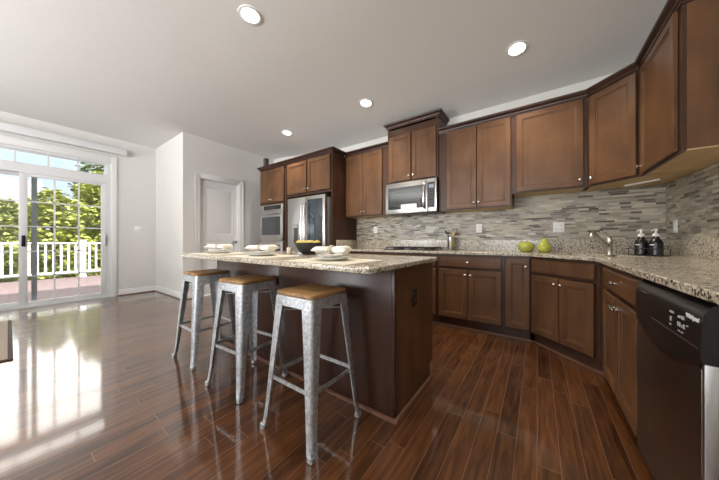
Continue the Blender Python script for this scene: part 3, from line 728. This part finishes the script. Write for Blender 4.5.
# refrigerator
rf = thing('refrigerator', 'stainless french door refrigerator with a dark glass panel in its right door', 'refrigerator', (-3.725, 2.965, 0))
rw = 0.925
B(0.004, rw-0.004, 0.075, 0.74, 0.01, 1.80, 0.006).build('fridge_body', simple('grey_fridge_side', (0.20, 0.19, 0.175), 0.4, metal=0.3), rf)
ld = B(0, rw/2-0.003, 0, 0.07, 0.80, 1.835, 0.010).build('left_door', M['steel'], rf)
rd = B(rw/2+0.003, rw, 0, 0.07, 0.80, 1.835, 0.010).build('right_door', M['steel'], rf)
B(rw/2+0.065, rw-0.045, -0.003, 0.002, 0.86, 1.775, 0.001).build('glass_panel', M['blue_glass'], rd)['label'] = 'dark reflective glass door panel'
mb = B(0.175, 0.285, -0.004, 0.002, 1.03, 1.36, 0.002); mb.build('dispenser', M['dark_grey'], ld)
B(0.185, 0.275, -0.012, -0.003, 1.30, 1.35, 0.002).build('dispenser_panel', M['steel'], ld)
for xx, par in ((rw/2-0.035, ld), (rw/2+0.035, rd)):
    pts = [(xx, 0.0, 0.90), (xx, -0.035, 0.905)] + [(xx, -0.040-0.022*math.sin(math.pi*k/8), 0.91+0.79*k/8) for k in range(9)] + [(xx, -0.035, 1.705), (xx, 0.0, 1.71)]
    MB().tube(pts, 0.013, 10).build('handle', M['chrome'], par)
for z0, z1 in ((0.43, 0.79), (0.05, 0.42)):
    d = B(0, rw, 0, 0.07, z0, z1, 0.010).build('freezer_drawer', M['steel'], rf)
    mb = MB().tube([(0.08, 0, z1-0.06), (0.08, -0.05, z1-0.06), (rw-0.08, -0.05, z1-0.06), (rw-0.08, 0, z1-0.06)], 0.012); mb.build('handle', M['chrome'], d)

# microwave
mw = thing('microwave', 'stainless over-the-range microwave under the raised wall cabinet', 'microwave', (-1.882, 3.335, 0))
mww = 0.780
B(0.0, mww, 0.03, 0.40, 1.470, 1.925, 0.003).build('microwave_case', M['black'], mw)
mb = MB(); mb.box(0, 0.648, 0, 0.029, 1.474, 1.925, 0.004); mdoor = mb.build('microwave_door', M['steel'], mw)
B(0.045, 0.590, -0.003, 0.002, 1.535, 1.855).build('window_glass', M['black_glass'], mdoor)
B(0.075, 0.550, -0.005, -0.002, 1.575, 1.81).build('window_mesh', M['oven_glass'], mdoor)
B(0.258, 0.500, -0.0065, -0.0045, 1.540, 1.600).build('sticker', M['plastic_white'], mdoor)['label'] = 'white sticker along the lower edge of the window'  # flat white rectangle on the lower part of the window
pts = [(0.620, 0.0, 1.53), (0.620, -0.03, 1.535)] + [(0.620, -0.035-0.02*math.sin(math.pi*k/8), 1.54+0.32*k/8) for k in range(9)] + [(0.620, -0.03, 1.865), (0.620, 0.0, 1.87)]
MB().tube(pts, 0.019, 12).build('handle', M['chrome'], mdoor)
mc = B(0.651, mww, 0, 0.029, 1.474, 1.925, 0.004).build('control_panel', M['steel'], mw)
B(0.660, mww-0.022, -0.003, 0.002, 1.525, 1.875).build('keypad', M['black'], mc)['label'] = 'black keypad'
mb = MB()
for i in range(6):
    for j in range(3): mb.box(0.668+0.028*j, 0.688+0.028*j, -0.0045, -0.0025, 1.55+0.036*i, 1.572+0.036*i)
mb.build('keys', M['black_matte'], mc)
B(0.675, 0.745, -0.0045, -0.0025, 1.795, 1.845).build('display', simple('lcd', (0.2, 0.25, 0.3), 0.2), mc)

# cooktop
ck = thing('cooktop', 'black gas cooktop with iron grates set into the counter below the microwave', 'cooktop', (-1.86, 3.24, ZT))
B(0, 0.74, 0, 0.47, 0.001, 0.010, 0.003).build('glass_top', M['black_glass'], ck)
for gx in (0.02, 0.262, 0.504):
    mb = MB()
    for xx in (gx, gx+0.204): mb.box(xx, xx+0.012, 0.03, 0.44, 0.030, 0.042)
    for y in (0.03, 0.13, 0.23, 0.33, 0.428): mb.box(gx, gx+0.216, y, y+0.012, 0.030, 0.042)
    mb.box(gx+0.102, gx+0.114, 0.03, 0.44, 0.030, 0.044)
    for xx in (gx, gx+0.204):
        for y in (0.03, 0.428): mb.box(xx, xx+0.012, y, y+0.012, 0.0105, 0.03)
    mb.build('grate', M['black_matte'], ck)
for bx_, by_ in ((0.13, 0.13), (0.13, 0.34), (0.37, 0.235), (0.61, 0.13), (0.61, 0.34)):
    MB().lathe([(0, 0.0105), (0.045, 0.0105), (0.042, 0.018), (0.03, 0.022), (0.028, 0.027), (0, 0.028)], (bx_, by_, 0)).build('burner', M['black_matte'], ck)

# dishwasher
dw = thing('dishwasher', 'dishwasher with dark stainless door and black control panel on the right', 'dishwasher', (0.385, 1.722, 0), R(-90))
dww = 0.580
B(0.004, dww-0.004, 0.055, 0.60, 0.10, 0.885).build('tub', M['black'], dw)
B(0.01, dww-0.01, 0.075, 0.095, 0.001, 0.10).build('kick_plate', M['black'], dw)
B(0, dww-0.0155, 0.0, 0.054, 0.105, 0.70, 0.004).build('door_panel', M['steel_dark'], dw)['label'] = 'dark stainless door'
B(dww-0.015, dww, 0.0, 0.054, 0.105, 0.72, 0.006).build('edge_trim', M['steel'], dw)['label'] = 'bright steel door edge'  # paler steel than the door, standing for window light on its side
# control panel with a bowed lower edge and a bulging front
mb = MB(); loops = []
N = 20
for i in range(N+1):
    u = i/N; xx = u*dww
    zb = 0.735 - 0.075*math.sin(math.pi*min(1, max(0, u)))**0.8 - 0.012
    loops.append([(xx, 0.052, 0.892), (xx, 0.026, 0.892), (xx, 0.012, 0.882), (xx, 0.0, 0.86), (xx, -0.004, 0.83), (xx, -0.006, zb+0.03), (xx, -0.005, zb+0.006), (xx, -0.001, zb), (xx, 0.052, zb)])
cp = mb.loft(loops).build('control_panel', M['black'], dw, ang=50)
for a, b, z0, z1 in ((0.355, 0.383, 0.826, 0.832), (0.358, 0.366, 0.797, 0.812), (0.352, 0.366, 0.782, 0.786), (0.418, 0.424, 0.822, 0.828), (0.428, 0.433, 0.822, 0.830), (0.44, 0.458, 0.822, 0.832),
                     (0.415, 0.421, 0.794, 0.808), (0.428, 0.434, 0.794, 0.808), (0.444, 0.448, 0.794, 0.804), (0.456, 0.462, 0.794, 0.808), (0.476, 0.484, 0.808, 0.811), (0.418, 0.432, 0.778, 0.781), (0.44, 0.452, 0.778, 0.781)):
    B(a+0.02, b+0.02, -0.0062, -0.003, z0-0.004, z1-0.004).build('printed_mark', M['grey_print'], cp)
B(0.20, 0.565, -0.0068, -0.004, 0.757, 0.7592).build('handle_groove', M['nickel'], cp)  # pale strip put in for the highlight along the panel edge
B(0.040, 0.115, -0.0046, -0.001, 0.845, 0.849).build('handle_mark', M['chrome'], cp)
tx = bpy.data.curves.new('t', 'FONT'); tx.body = 'Whirlpool'; tx.size = 0.0185; tx.extrude = 0.0006; tx.shear = 0.25; tx.align_x = 'CENTER'; tx.offset = 0.0006
to = bpy.data.objects.new('t', tx); COL.objects.link(to); bpy.context.view_layer.update()
tm = bpy.data.meshes.new_from_object(to.evaluated_get(bpy.context.evaluated_depsgraph_get())); bpy.data.objects.remove(to)
lo = bpy.data.objects.new('lettering', tm); COL.objects.link(lo); tm.materials.clear(); tm.materials.append(M['white_print']); lo.parent = cp
lo.location = (0.528, -0.0050, 0.834); lo.rotation_euler = (R(90), 0, 0)

# ------------------------------------------------------------------ island
il = thing('kitchen_island', 'kitchen island base clad in dark brown panels with stools along its side', 'island', (0, 0, 0))
IX0, IX1, IY0, IY1 = -2.86, -0.69, 1.33, 1.99
B(IX0+0.02, IX1-0.02, IY0+0.02, IY1-0.02, 0.10, ZU-0.002).build('carcass', M['wood_dark'], il)
B(IX0+0.02, IX1-0.02, IY0+0.02, IY1-0.08, 0.002, 0.10).build('toe_base', M['panel'], il)
for a, b in ((IX0+0.001, -1.785), (-1.781, IX1-0.021)):
    B(a, b, IY0, IY0+0.018, 0.002, ZU-0.002, 0.001).build('back_panel', M['panel'], il)
pts = [(IY0+0.0, 0.002), (IY1-0.06, 0.002), (IY1-0.06, 0.115), (IY1, 0.115), (IY1, ZU-0.002), (IY0, ZU-0.002)]
MB().loft([[(IX1-0.019, y, z) for y, z in pts], [(IX1, y, z) for y, z in pts]]).build('end_panel', M['wood'], il)
MB().loft([[(IX0, y, z) for y, z in pts], [(IX0+0.019, y, z) for y, z in pts]]).build('end_panel', M['wood'], il)
B(IX1-0.020, IX1+0.004, IY0-0.006, IY0+0.022, 0.002, ZU-0.002, 0.003).build('corner_trim', M['panel'], il)
xs = [IX0+0.02 + (IX1-IX0-0.04)*k/4 for k in range(5)]
for k in range(4):
    d = MB()
    o = MB().door(-(xs[k+1]-0.008), -(xs[k]+0.008), 0.13, 0.88, 0.0).build('door', M['wood'], il); o.location = (0, IY1-0.019, 0); o.rotation_euler = (0, 0, R(180))
    knob(o, -(xs[k]+0.04), -0.021, 0.80)
isp = [(IX1-0.001, IY1-0.062), (IX1-0.001+0.005, IY0-0.007), (IX0, IY0-0.007)]
MB().sweep([(IX1+0.005, IY1-0.062), (IX1+0.005, IY0-0.007), (IX0, IY0-0.007)], [(0, 0.001), (0.016, 0.001), (0.013, 0.012), (0, 0.019)], -1).build('shoe_moulding', M['shoe'], il)
def rpoly(x0, x1, y0, y1, r, n=6):
    out = []
    for cx_, cy_, a0 in ((x1-r, y1-r, 0), (x0+r, y1-r, 90), (x0+r, y0+r, 180), (x1-r, y0+r, 270)):
        for k in range(n): a = R(a0+90*k/(n-1)); out.append((cx_+r*math.cos(a), cy_+r*math.sin(a)))
    return out
CX0, CX1, CY0, CY1 = -3.0, -0.648, 1.0, 2.03
lps = []
for ins, z in ((0.006, ZU), (0.001, ZU+0.003), (0, ZU+0.007), (0, ZT-0.007), (0.001, ZT-0.003), (0.006, ZT)):
    lps.append([(x, y, z) for x, y in rpoly(CX0+ins, CX1-ins, CY0+ins, CY1-ins, 0.055-ins)])
ic = MB().loft(lps).build('island_countertop', M['granite'])
tag(ic, 'beige speckled granite top with rounded corners overhanging the island', 'countertop')

def outlet(name, label, loc, rz, wdt=0.075, hgt=0.118, mat='plastic_white', gangs=1, kind='outlet'):
    t = thing(name, label, 'outlet' if kind == 'outlet' else 'switch', loc, rz)
    B(-wdt/2, wdt/2, -0.007, -0.0005, -hgt/2, hgt/2, 0.002).build('cover_plate', M[mat], t)
    mb = MB()
    for g in range(gangs):
        gx = (g-(gangs-1)/2)*0.046
        if kind == 'outlet':
            for zz in (-0.022, 0.022):
                for dx in (-0.007, 0.007): mb.box(gx+dx-0.0015, gx+dx+0.0015, -0.0085, -0.0068, zz-0.006, zz+0.006)
        else: mb.box(gx-0.012, gx+0.012, -0.011, -0.0068, -0.03, 0.03, 0.001)
    mb.build('socket_slots' if kind == 'outlet' else 'rocker', M['slot'] if kind == 'outlet' else M[mat], t)
ws = YB-0.008
outlet('wall_outlet', 'white single outlet on the mosaic tile behind the utensil crock', (-0.65, ws, 1.243), 0)
outlet('wall_outlet', 'wide white double outlet plate on the mosaic tile above the green ceramic fruit', (0.206, ws, 1.232), 0, wdt=0.105, hgt=0.122, gangs=2)
outlet('wall_outlet', 'white outlet on the mosaic tile at the left, beside the refrigerator panel', (-2.32, ws, 1.263), 0)
outlet('wall_switch', 'narrow white switch on the right wall tile beside the corner', (XR-0.008, 3.55, 1.205), R(-90), wdt=0.085, kind='switch')
outlet('wall_switch', 'white double light switch on the pale wall right of the sliding door', (XL, 1.545, 1.316), R(90), wdt=0.115, gangs=2, kind='switch')
outlet('island_outlet', 'black outlet on the end panel of the island', (IX1, 1.62, 0.685), R(90), mat='black')

# ------------------------------------------------------------------ bar stools
def make_stool(label):
    t = thing('bar_stool', label, 'stool', (0, 0, 0), 0, 'metal bar stools along the island')
    zs = 0.788; hs = 0.150
    lps = []
    for ins, z in ((0.004, zs-0.024), (0.0, zs-0.021), (0.0, zs-0.006), (0.003, zs-0.001), (0.008, zs)):
        lps.append([(x, y, z) for x, y in rpoly(-hs+ins, hs-ins, -hs+ins, hs-ins, 0.030-ins*0.5)])
    MB().loft(lps).build('seat', M['seat'], t)
    # apron: open band of sheet steel
    out = rpoly(-hs+0.002, hs-0.002, -hs+0.002, hs-0.002, 0.030); out2 = rpoly(-hs-0.004, hs+0.004, -hs-0.004, hs+0.004, 0.034)
    inn = rpoly(-hs+0.006, hs-0.006, -hs+0.006, hs-0.006, 0.026)
    MB().loft([[(x, y, zs-0.0245) for x, y in inn], [(x, y, zs-0.0245) for x, y in out], [(x, y, zs-0.078) for x, y in out2], [(x, y, zs-0.080) for x, y in inn]]).build('apron', M['galv'], t)
    def corner(z):      # outer corner offset at height z
        u = 1-z/0.760
        return 0.150 + 0.052*u + (0.010*max(0, (u-0.88)/0.12)**2)
    for sx, sy in ((1, -1), (-1, -1), (1, 1), (-1, 1)):
        lps = []
        for k in range(15):
            z = 0.760*(1-k/14)
            if k == 14: z = 0.022
            c = corner(z); u = 1-z/0.760
            wg = 0.078-0.045*u**0.8; th = 0.0035; rr_ = min(0.020, wg*0.45)
            def L(off, wlen, rad):
                p = [(off-wlen, off)]
                for j in range(4):
                    a = R(90-90*j/3); p.append((off-rad+rad*math.cos(a), off-rad+rad*math.sin(a)))
                p.append((off, off-wlen)); return p
            o1 = L(c, wg, rr_); o2 = [(x-th if i > 2 else x, y-th if i <= 2 else y) for i, (x, y) in enumerate(L(c, wg, rr_))]
            o2 = L(c-th, wg-th, max(0.004, rr_-th)); o2[0] = (c-wg, c-th); o2[-1] = (c-th, c-wg)
            lps.append([(sx*x, sy*y, z) for x, y in (o1 + o2[::-1])])
        lg = MB().loft(lps).build('leg', M['galv'], t, ang=40)
        c = corner(0.0)
        mb = MB().loft([[(sx*x, sy*y, z) for x, y in rpoly(c-0.036-g, c+g, c-0.036-g, c+g, 0.010)] for g, z in ((-0.003, 0.001), (0.0, 0.004), (-0.001, 0.028), (-0.006, 0.031))])
        mb.build('foot_cap', M['galv'], lg)
    for i, (a, b, z) in enumerate((((1, -1), (-1, -1), 0.300), ((1, 1), (-1, 1), 0.300), ((1, -1), (1, 1), 0.300), ((-1, -1), (-1, 1), 0.300))):
        c = corner(z)-0.010; p, q = Vector((a[0]*c, a[1]*c, z)), Vector((b[0]*c, b[1]*c, z)); d = (q-p).normalized(); n_ = Vector((-d.y, d.x, 0))
        p, q = p+d*0.02, q-d*0.02
        lps = []
        for e in (p, q): lps.append([e + n_*0.003 + Vector((0, 0, 0.011)), e - n_*0.003 + Vector((0, 0, 0.011)), e - n_*0.003 - Vector((0, 0, 0.011)), e + n_*0.003 - Vector((0, 0, 0.011))])
        MB().loft(lps).build('stretcher', M['galv'], t)
    mb = MB()
    for a in (45, -45):
        m = Matrix.Rotation(R(a), 3, 'Z'); 
        lps = [[m @ Vector((x, y, z)) for y, z in ((-0.010, 0.672), (0.010, 0.672), (0.010, 0.676), (-0.010, 0.676))] for x in (-0.20, 0.20)]
        mb.loft(lps)
    mb.build('cross_brace', M['galv'], t)
    return t
st = make_stool('nearest galvanised metal bar stool with wooden seat, at the right end of the island')
st.location = (-1.085, 1.045, 0)
dup(st, (-1.815, 1.070, 0), R(4), 'middle of the three galvanised metal bar stools with wooden seats')
dup(st, (-2.53, 1.085, 0), R(0), 'farthest galvanised metal bar stool, at the left end of the island by the white door')

# ------------------------------------------------------------------ things on the island
mats = [(-1.11, 1.245, 'nearest'), (-1.93, 1.265, 'middle'), (-2.72, 1.285, 'farthest')]
words_ = {'nearest': 'nearest place setting on the island', 'middle': 'middle place setting on the island', 'farthest': 'far left place setting on the island'}
for px_, py_, wh in mats:
    e = words_[wh]
    mb = MB(); mb.box(-0.235, 0.235, -0.20, 0.20, 0.001, 0.004)
    o = mb.build('placemat', M['mat']); o.location = (px_+0.02, py_, ZT); tag(o, 'woven beige placemat under the %s' % e, 'placemat', 'placemats on the island')
    fr = MB()
    for s_ in (-1, 1):
        for k in range(34):
            y = -0.197 + 0.0119*k; fr.box(s_*0.235, s_*(0.255+random.uniform(0, 0.008)), y, y+0.006, 0.001, 0.003)
    fr.build('fringe', M['mat'], o, kind='stuff')
    for nm, r_, z_, lb in (('dinner_plate', 0.135, 0.0045, 'large white dinner plate at the bottom of the %s'), ('salad_plate', 0.108, 0.0245, 'smaller white salad plate under the napkin of the %s')):
        p = MB().lathe([(0, 0), (r_*0.55, 0), (r_*0.60, 0.002), (r_*0.97, 0.016), (r_, 0.0185), (r_*0.97, 0.0195), (r_*0.62, 0.006), (0, 0.005)], n=40).build(nm, M['ceramic'])
        p.location = (px_, py_, ZT+z_); tag(p, lb % e, 'plate', nm.replace('_', ' ') + 's on the island')
    # napkin drawn through a ring: pinched in the middle, fanned at both ends
    lps = []; n = 20
    for k in range(15):
        u = -1+2*k/14; a = abs(u)
        hw = 0.040 + 0.050*a**1.2 + 0.006*u; hh = 0.022 + 0.004*a + 0.004*u; e_ = math.sqrt(max(0.06, 1-max(0, (a-0.80)/0.20)**2)); hw *= 0.75+0.25*e_; hh *= 0.25+0.75*e_
        lp = []
        for j in range(n):
            an = 2*math.pi*j/n
            fold = 1+0.17*math.sin(5*an+u*3)*a
            zz = math.sin(an)*hh*fold
            lp.append((u*0.118, math.cos(an)*hw*fold, 0.072+zz*0.95))
        lps.append(lp)
    for lp in (lps[0], lps[-1]): pass
    nk = MB().loft(lps).build('napkin', M['linen'], ang=60); nk.location = (px_, py_, ZT); nk.rotation_euler = (0, 0, R(20))
    tag(nk, 'cream linen napkin fanned through a ring on the %s' % e, 'napkin', 'napkins on the island')
    rg = MB()
    prof = [(0.0315, -0.013), (0.034, -0.009), (0.034, 0.009), (0.0315, 0.013), (0.029, 0.009), (0.029, -0.009)]
    lps = []
    for k in range(24):
        a = 2*math.pi*k/24; lps.append([(h_2, r_*math.cos(a)*1.55, r_*math.sin(a)*0.90) for r_, h_2 in prof])
    lps.append(lps[0]); rg.loft(lps, cap=False); bmesh.ops.remove_doubles(rg.bm, verts=rg.bm.verts[:], dist=1e-5)
    ro = rg.build('napkin_ring', M['ring']); ro.location = (px_, py_, ZT+0.072); ro.rotation_euler = (0, 0, R(20))
    tag(ro, 'woven brown ring round the napkin of the %s' % e, 'napkin ring', 'napkin rings on the island')
bw = MB().lathe([(0, 0), (0.060, 0), (0.066, 0.004), (0.100, 0.04), (0.128, 0.085), (0.135, 0.112), (0.131, 0.114), (0.122, 0.085), (0.094, 0.042), (0.05, 0.012), (0, 0.010)], n=40).build('fruit_bowl', M['bowl'])
bw.location = (-1.84, 1.72, ZT+0.001); tag(bw, 'round charcoal bowl of lemons standing on the island counter', 'bowl')
prof = [(0, -0.036), (0.006, -0.034), (0.012, -0.028), (0.022, -0.016), (0.026, 0), (0.022, 0.016), (0.012, 0.028), (0.006, 0.034), (0, 0.037)]
lem0 = None
spots = [(0.096*math.cos(a), 0.096*math.sin(a), 0.108, a) for a in [k*2*math.pi/7+0.2 for k in range(7)]] + [(-0.027, 0, 0.108, 0), (0.027, 0, 0.108, 0)]
for i, (lx, ly, lz, la) in enumerate(spots):
    if lem0 is None:
        o = lem0 = MB().lathe(prof, n=16).build('lemon', M['lemon'], ang=80)
    else:
        o = lem0.copy(); COL.objects.link(o)
    o.location = (-1.84+lx, 1.72+ly, ZT+0.004+lz); o.rotation_euler = (R(90), 0, la)
    tag(o, 'yellow lemon piled in the charcoal bowl on the island', 'lemon', 'lemons in the charcoal bowl')
cu = MB().lathe([(0, 0), (0.024, 0), (0.027, 0.003), (0.030, 0.066), (0.028, 0.066), (0.025, 0.005), (0, 0.004)], n=24).build('small_cup', M['cup'])
cu.location = (-2.05, 1.66, ZT+0.001); tag(cu, 'small beige cup beside the charcoal bowl on the island', 'cup')

# ------------------------------------------------------------------ things on the back counter
cr = thing('utensil_crock', 'tall steel utensil crock with an olive label on the back counter', 'crock', (-0.985, 3.60, ZT+0.001))
MB().lathe([(0, 0), (0.044, 0), (0.046, 0.003), (0.046, 0.178), (0.043, 0.180), (0.041, 0.176), (0.041, 0.006), (0, 0.005)], n=28).build('crock_body', M['steel'], cr)
lps = []
for z in (0.075, 0.125): lps.append([(0.0468*math.cos(R(a)), 0.0468*math.sin(R(a)), z) for a in range(-80, -20, 10)])
MB().loft(lps, closed=False).build('label_band', M['green_label'], cr)
def utensil(name, label, top, head, base=(0, 0, 0.02), mat='utensil'):
    t = thing(name, label, 'utensil', (-0.985, 3.60, ZT+0.001), 0, 'utensils in the steel crock')
    MB().tube([base, top], 0.0045, 8).build('handle', M[mat], t)
    d = (Vector(top)-Vector(base)).normalized(); rot = d.to_track_quat('Z', 'Y').to_matrix().to_4x4()
    if head == 'spoon': MB().sphere(Vector(top)+d*0.03, 0.036, 0.75, 0.28, 1.0, rot=rot).build('spoon_bowl', M[mat], t)
    elif head == 'ladle': 
        MB().lathe([(0, -0.028), (0.022, -0.022), (0.036, 0), (0.033, 0), (0.02, -0.018), (0, -0.023)], Vector(top)+d*0.015+Vector((-0.02, 0, 0)), n=20).build('ladle_bowl', M[mat], t)
    else:
        lp = lambda z, hw: [rot @ Vector((-hw, -0.003, z)), rot @ Vector((hw, -0.003, z)), rot @ Vector((hw, 0.003, z)), rot @ Vector((-hw, 0.003, z))]
        MB().loft([[Vector(top)+v for v in lp(z, hw)] for z, hw in ((-0.01, 0.006), (0.015, 0.028), (0.075, 0.034), (0.085, 0.030))]).build('blade', M[mat], t)
utensil('serving_spoon', 'dark serving spoon leaning left in the steel crock', (-0.060, 0.014, 0.228), 'spoon', (0.030, 0.022, 0.02))
utensil('slotted_turner', 'dark turner leaning far right in the steel crock', (0.058, -0.012, 0.228), 'blade', (-0.036, -0.020, 0.02))
utensil('ladle', 'grey ladle hooked over the left of the steel crock', (-0.022, -0.030, 0.240), 'ladle', (-0.024, -0.012, 0.02))
utensil('wooden_spoon', 'pale spoon standing in the middle of the steel crock', (0.024, 0.026, 0.205), 'spoon', (0.022, 0.018, 0.02), 'raw')

ap = thing('ceramic_apple', 'squat glossy green ceramic apple on the back counter', 'ornament', (-0.108, 3.54, ZT+0.001))
MB().lathe([(0, 0.004), (0.03, 0.0), (0.052, 0.006), (0.076, 0.032), (0.083, 0.062), (0.076, 0.094), (0.055, 0.114), (0.028, 0.120), (0.010, 0.112), (0, 0.104)], n=32).build('apple_body', M['green_glaze'], ap, ang=80)
MB().tube([(0, 0, 0.106), (0.004, 0, 0.122), (0.012, 0, 0.134)], [0.004, 0.0035, 0.0045], 8).build('stem', M['stem'], ap)
pr = thing('ceramic_pear', 'glossy green ceramic pear standing beside the squat green apple', 'ornament', (0.065, 3.53, ZT+0.001))
MB().lathe([(0, 0.004), (0.03, 0.0), (0.055, 0.006), (0.072, 0.034), (0.071, 0.058), (0.060, 0.084), (0.043, 0.108), (0.036, 0.132), (0.027, 0.152), (0.010, 0.160), (0, 0.157)], n=32).build('pear_body', M['green_glaze'], pr, ang=80)
MB().tube([(0, 0, 0.157), (-0.003, 0, 0.170), (-0.010, 0, 0.178)], [0.0035, 0.003, 0.004], 8).build('stem', M['stem'], pr)

# faucet, spout along the diagonal towards the sink
fa = thing('kitchen_faucet', 'brushed nickel pull-out faucet behind the corner sink', 'faucet', (0.545, 3.225, ZT+0.001), R(-45))
MB().lathe([(0, 0), (0.030, 0), (0.030, 0.004), (0.022, 0.010), (0.021, 0.10), (0.024, 0.105), (0.024, 0.150), (0.020, 0.160), (0.010, 0.166), (0, 0.167)], n=24).build('faucet_body', M['nickel'], fa)
MB().tube([(0, 0.0, 0.075), (0, -0.05, 0.105), (0, -0.13, 0.165), (0, -0.165, 0.190), (0, -0.185, 0.200), (0, -0.205, 0.195)], [0.017, 0.017, 0.016, 0.016, 0.019, 0.017], 14).build('spout', M['nickel'], fa)
MB().lathe([(0, 0), (0.017, 0), (0.021, 0.012), (0.021, 0.032), (0.015, 0.040), (0, 0.041)], (0, -0.200, 0.155), n=20).build('spray_head', M['nickel'], fa)
MB().tube([(0, 0, 0.162), (0, -0.02, 0.182), (0, -0.075, 0.208), (0, -0.095, 0.214)], [0.009, 0.007, 0.005, 0.006], 10).build('lever', M['nickel'], fa)

# soap bottles in a wire caddy
rk = thing('wire_caddy', 'black wire caddy holding two soap bottles beside the faucet', 'caddy', (0.788, 3.225, ZT+0.001), R(-45))
mb = MB(); hw, hd = 0.108, 0.052
def rect(z, r=0.003, hw=hw, hd=hd): return [(-hw, -hd, z), (hw, -hd, z), (hw, hd, z), (-hw, hd, z), (-hw, -hd, z)]
for z in (0.0045, 0.062): 
    pts = rect(z)
    for a, b in zip(pts, pts[1:]): mb.tube([a, b], 0.003, 6)
for x in (-hw, hw):
    for y in (-hd, hd): mb.tube([(x, y, 0.001), (x, y, 0.064)], 0.003, 6)
    mb.tube([(x, -hd*0.55, 0.062), (x*1.04, -hd*0.45, 0.085), (x*1.04, hd*0.45, 0.085), (x, hd*0.55, 0.062)], 0.003, 6)
for k in range(1, 6): mb.tube([(-hw+2*hw*k/6, -hd, 0.0045), (-hw+2*hw*k/6, hd, 0.0045)], 0.002, 6)
mb.build('wire_frame', M['black_matte'], rk)
bt = None
for k, s_, lb in ((0, -1, 'black soap bottle with white pump, left one in the wire caddy'), (1, 1, 'black soap bottle with white pump, right one in the wire caddy')):
    q = Vector((0.788, 3.225)) + Vector((1, -1)).normalized()*0.049*s_
    if bt is None:
        bt = thing('soap_bottle', lb, 'bottle', (q.x, q.y, ZT+0.009), R(-45), 'soap bottles in the wire caddy')
        MB().lathe([(0, 0), (0.039, 0), (0.043, 0.004), (0.043, 0.098), (0.039, 0.118), (0.027, 0.135), (0.020, 0.142), (0.020, 0.160), (0, 0.160)], n=28).build('bottle_body', M['black'], bt)
        mb = MB().lathe([(0, 0.1605), (0.022, 0.1605), (0.022, 0.176), (0.018, 0.182), (0.008, 0.186), (0.007, 0.205), (0.012, 0.207), (0.012, 0.222), (0.006, 0.226), (0, 0.226)], n=20)
        mb.tube([(0, 0, 0.214), (0, -0.03, 0.215), (0, -0.045, 0.208)], 0.005, 8); mb.build('pump', M['plastic_white'], bt)
        lps = []
        for z in (0.085, 0.092): lps.append([(0.0434*math.cos(R(a)), 0.0434*math.sin(R(a)), z) for a in range(-112, -67, 8)])
        MB().loft(lps, closed=False).build('label_line', M['white_print'], bt)
    else: dup(bt, (q.x, q.y, ZT+0.009), None, lb)

# rug corner by the sliding door
rg_ = thing('area_rug', 'tan rug whose corner just enters at the left edge of the floor', 'rug', (0, 0, 0))
B(-5.75, -3.88, -1.6, 0.0, 0.001, 0.012, 0.003).build('pile', M['rug'], rg_)
mb = MB()
for x0, x1, y0, y1 in ((-5.75, -3.84, 0.0, 0.03), (-3.88, -3.85, -1.6, 0.0)): mb.box(x0, x1, y0, y1, 0.001, 0.013, 0.002)
mb.build('binding', M['rug_edge'], rg_)

# ------------------------------------------------------------------ recessed ceiling lamps
spots = [(-2.05, 1.23, 'nearest recessed ceiling lamp, high over the island'), (-0.165, 2.955, 'recessed ceiling lamp above the sink corner wall cabinets'),
         (-1.953, 2.906, 'recessed ceiling lamp in front of the microwave cabinet'), (-3.65, 2.897, 'farthest recessed ceiling lamp, in front of the refrigerator')]
lamp = None
for x, y, lb in spots:
    if lamp is None:
        lamp = thing('recessed_light', lb, 'ceiling lamp', (x, y, ZC-sag(x, y)), 0, 'recessed ceiling lamps')
        MB().lathe([(0.072, -0.0005), (0.098, -0.0005), (0.096, -0.007), (0.076, -0.009), (0.070, -0.004), (0.072, -0.0005)], n=32).build('trim_ring', M['trim'], lamp)
        MB().lathe([(0, -0.001), (0.071, -0.001), (0.071, -0.004), (0, -0.005)], n=32).build('lens', M['lens'], lamp)
        ld_ = bpy.data.lights.new('lamp_glow', 'SPOT'); ld_.energy = 60; ld_.spot_size = R(130); ld_.spot_blend = 0.8; ld_.shadow_soft_size = 0.07; ld_.color = (1.0, 0.90, 0.76)
        lo_ = bpy.data.objects.new('lamp_glow', ld_); COL.objects.link(lo_); lo_.parent = lamp; lo_.location = (0, 0, -0.03)
    else: dup(lamp, (x, y, ZC-sag(x, y)), None, lb).rotation_euler = (-math.atan((sag(x, y+0.05)-sag(x, y-0.05))/0.1), 0, 0)
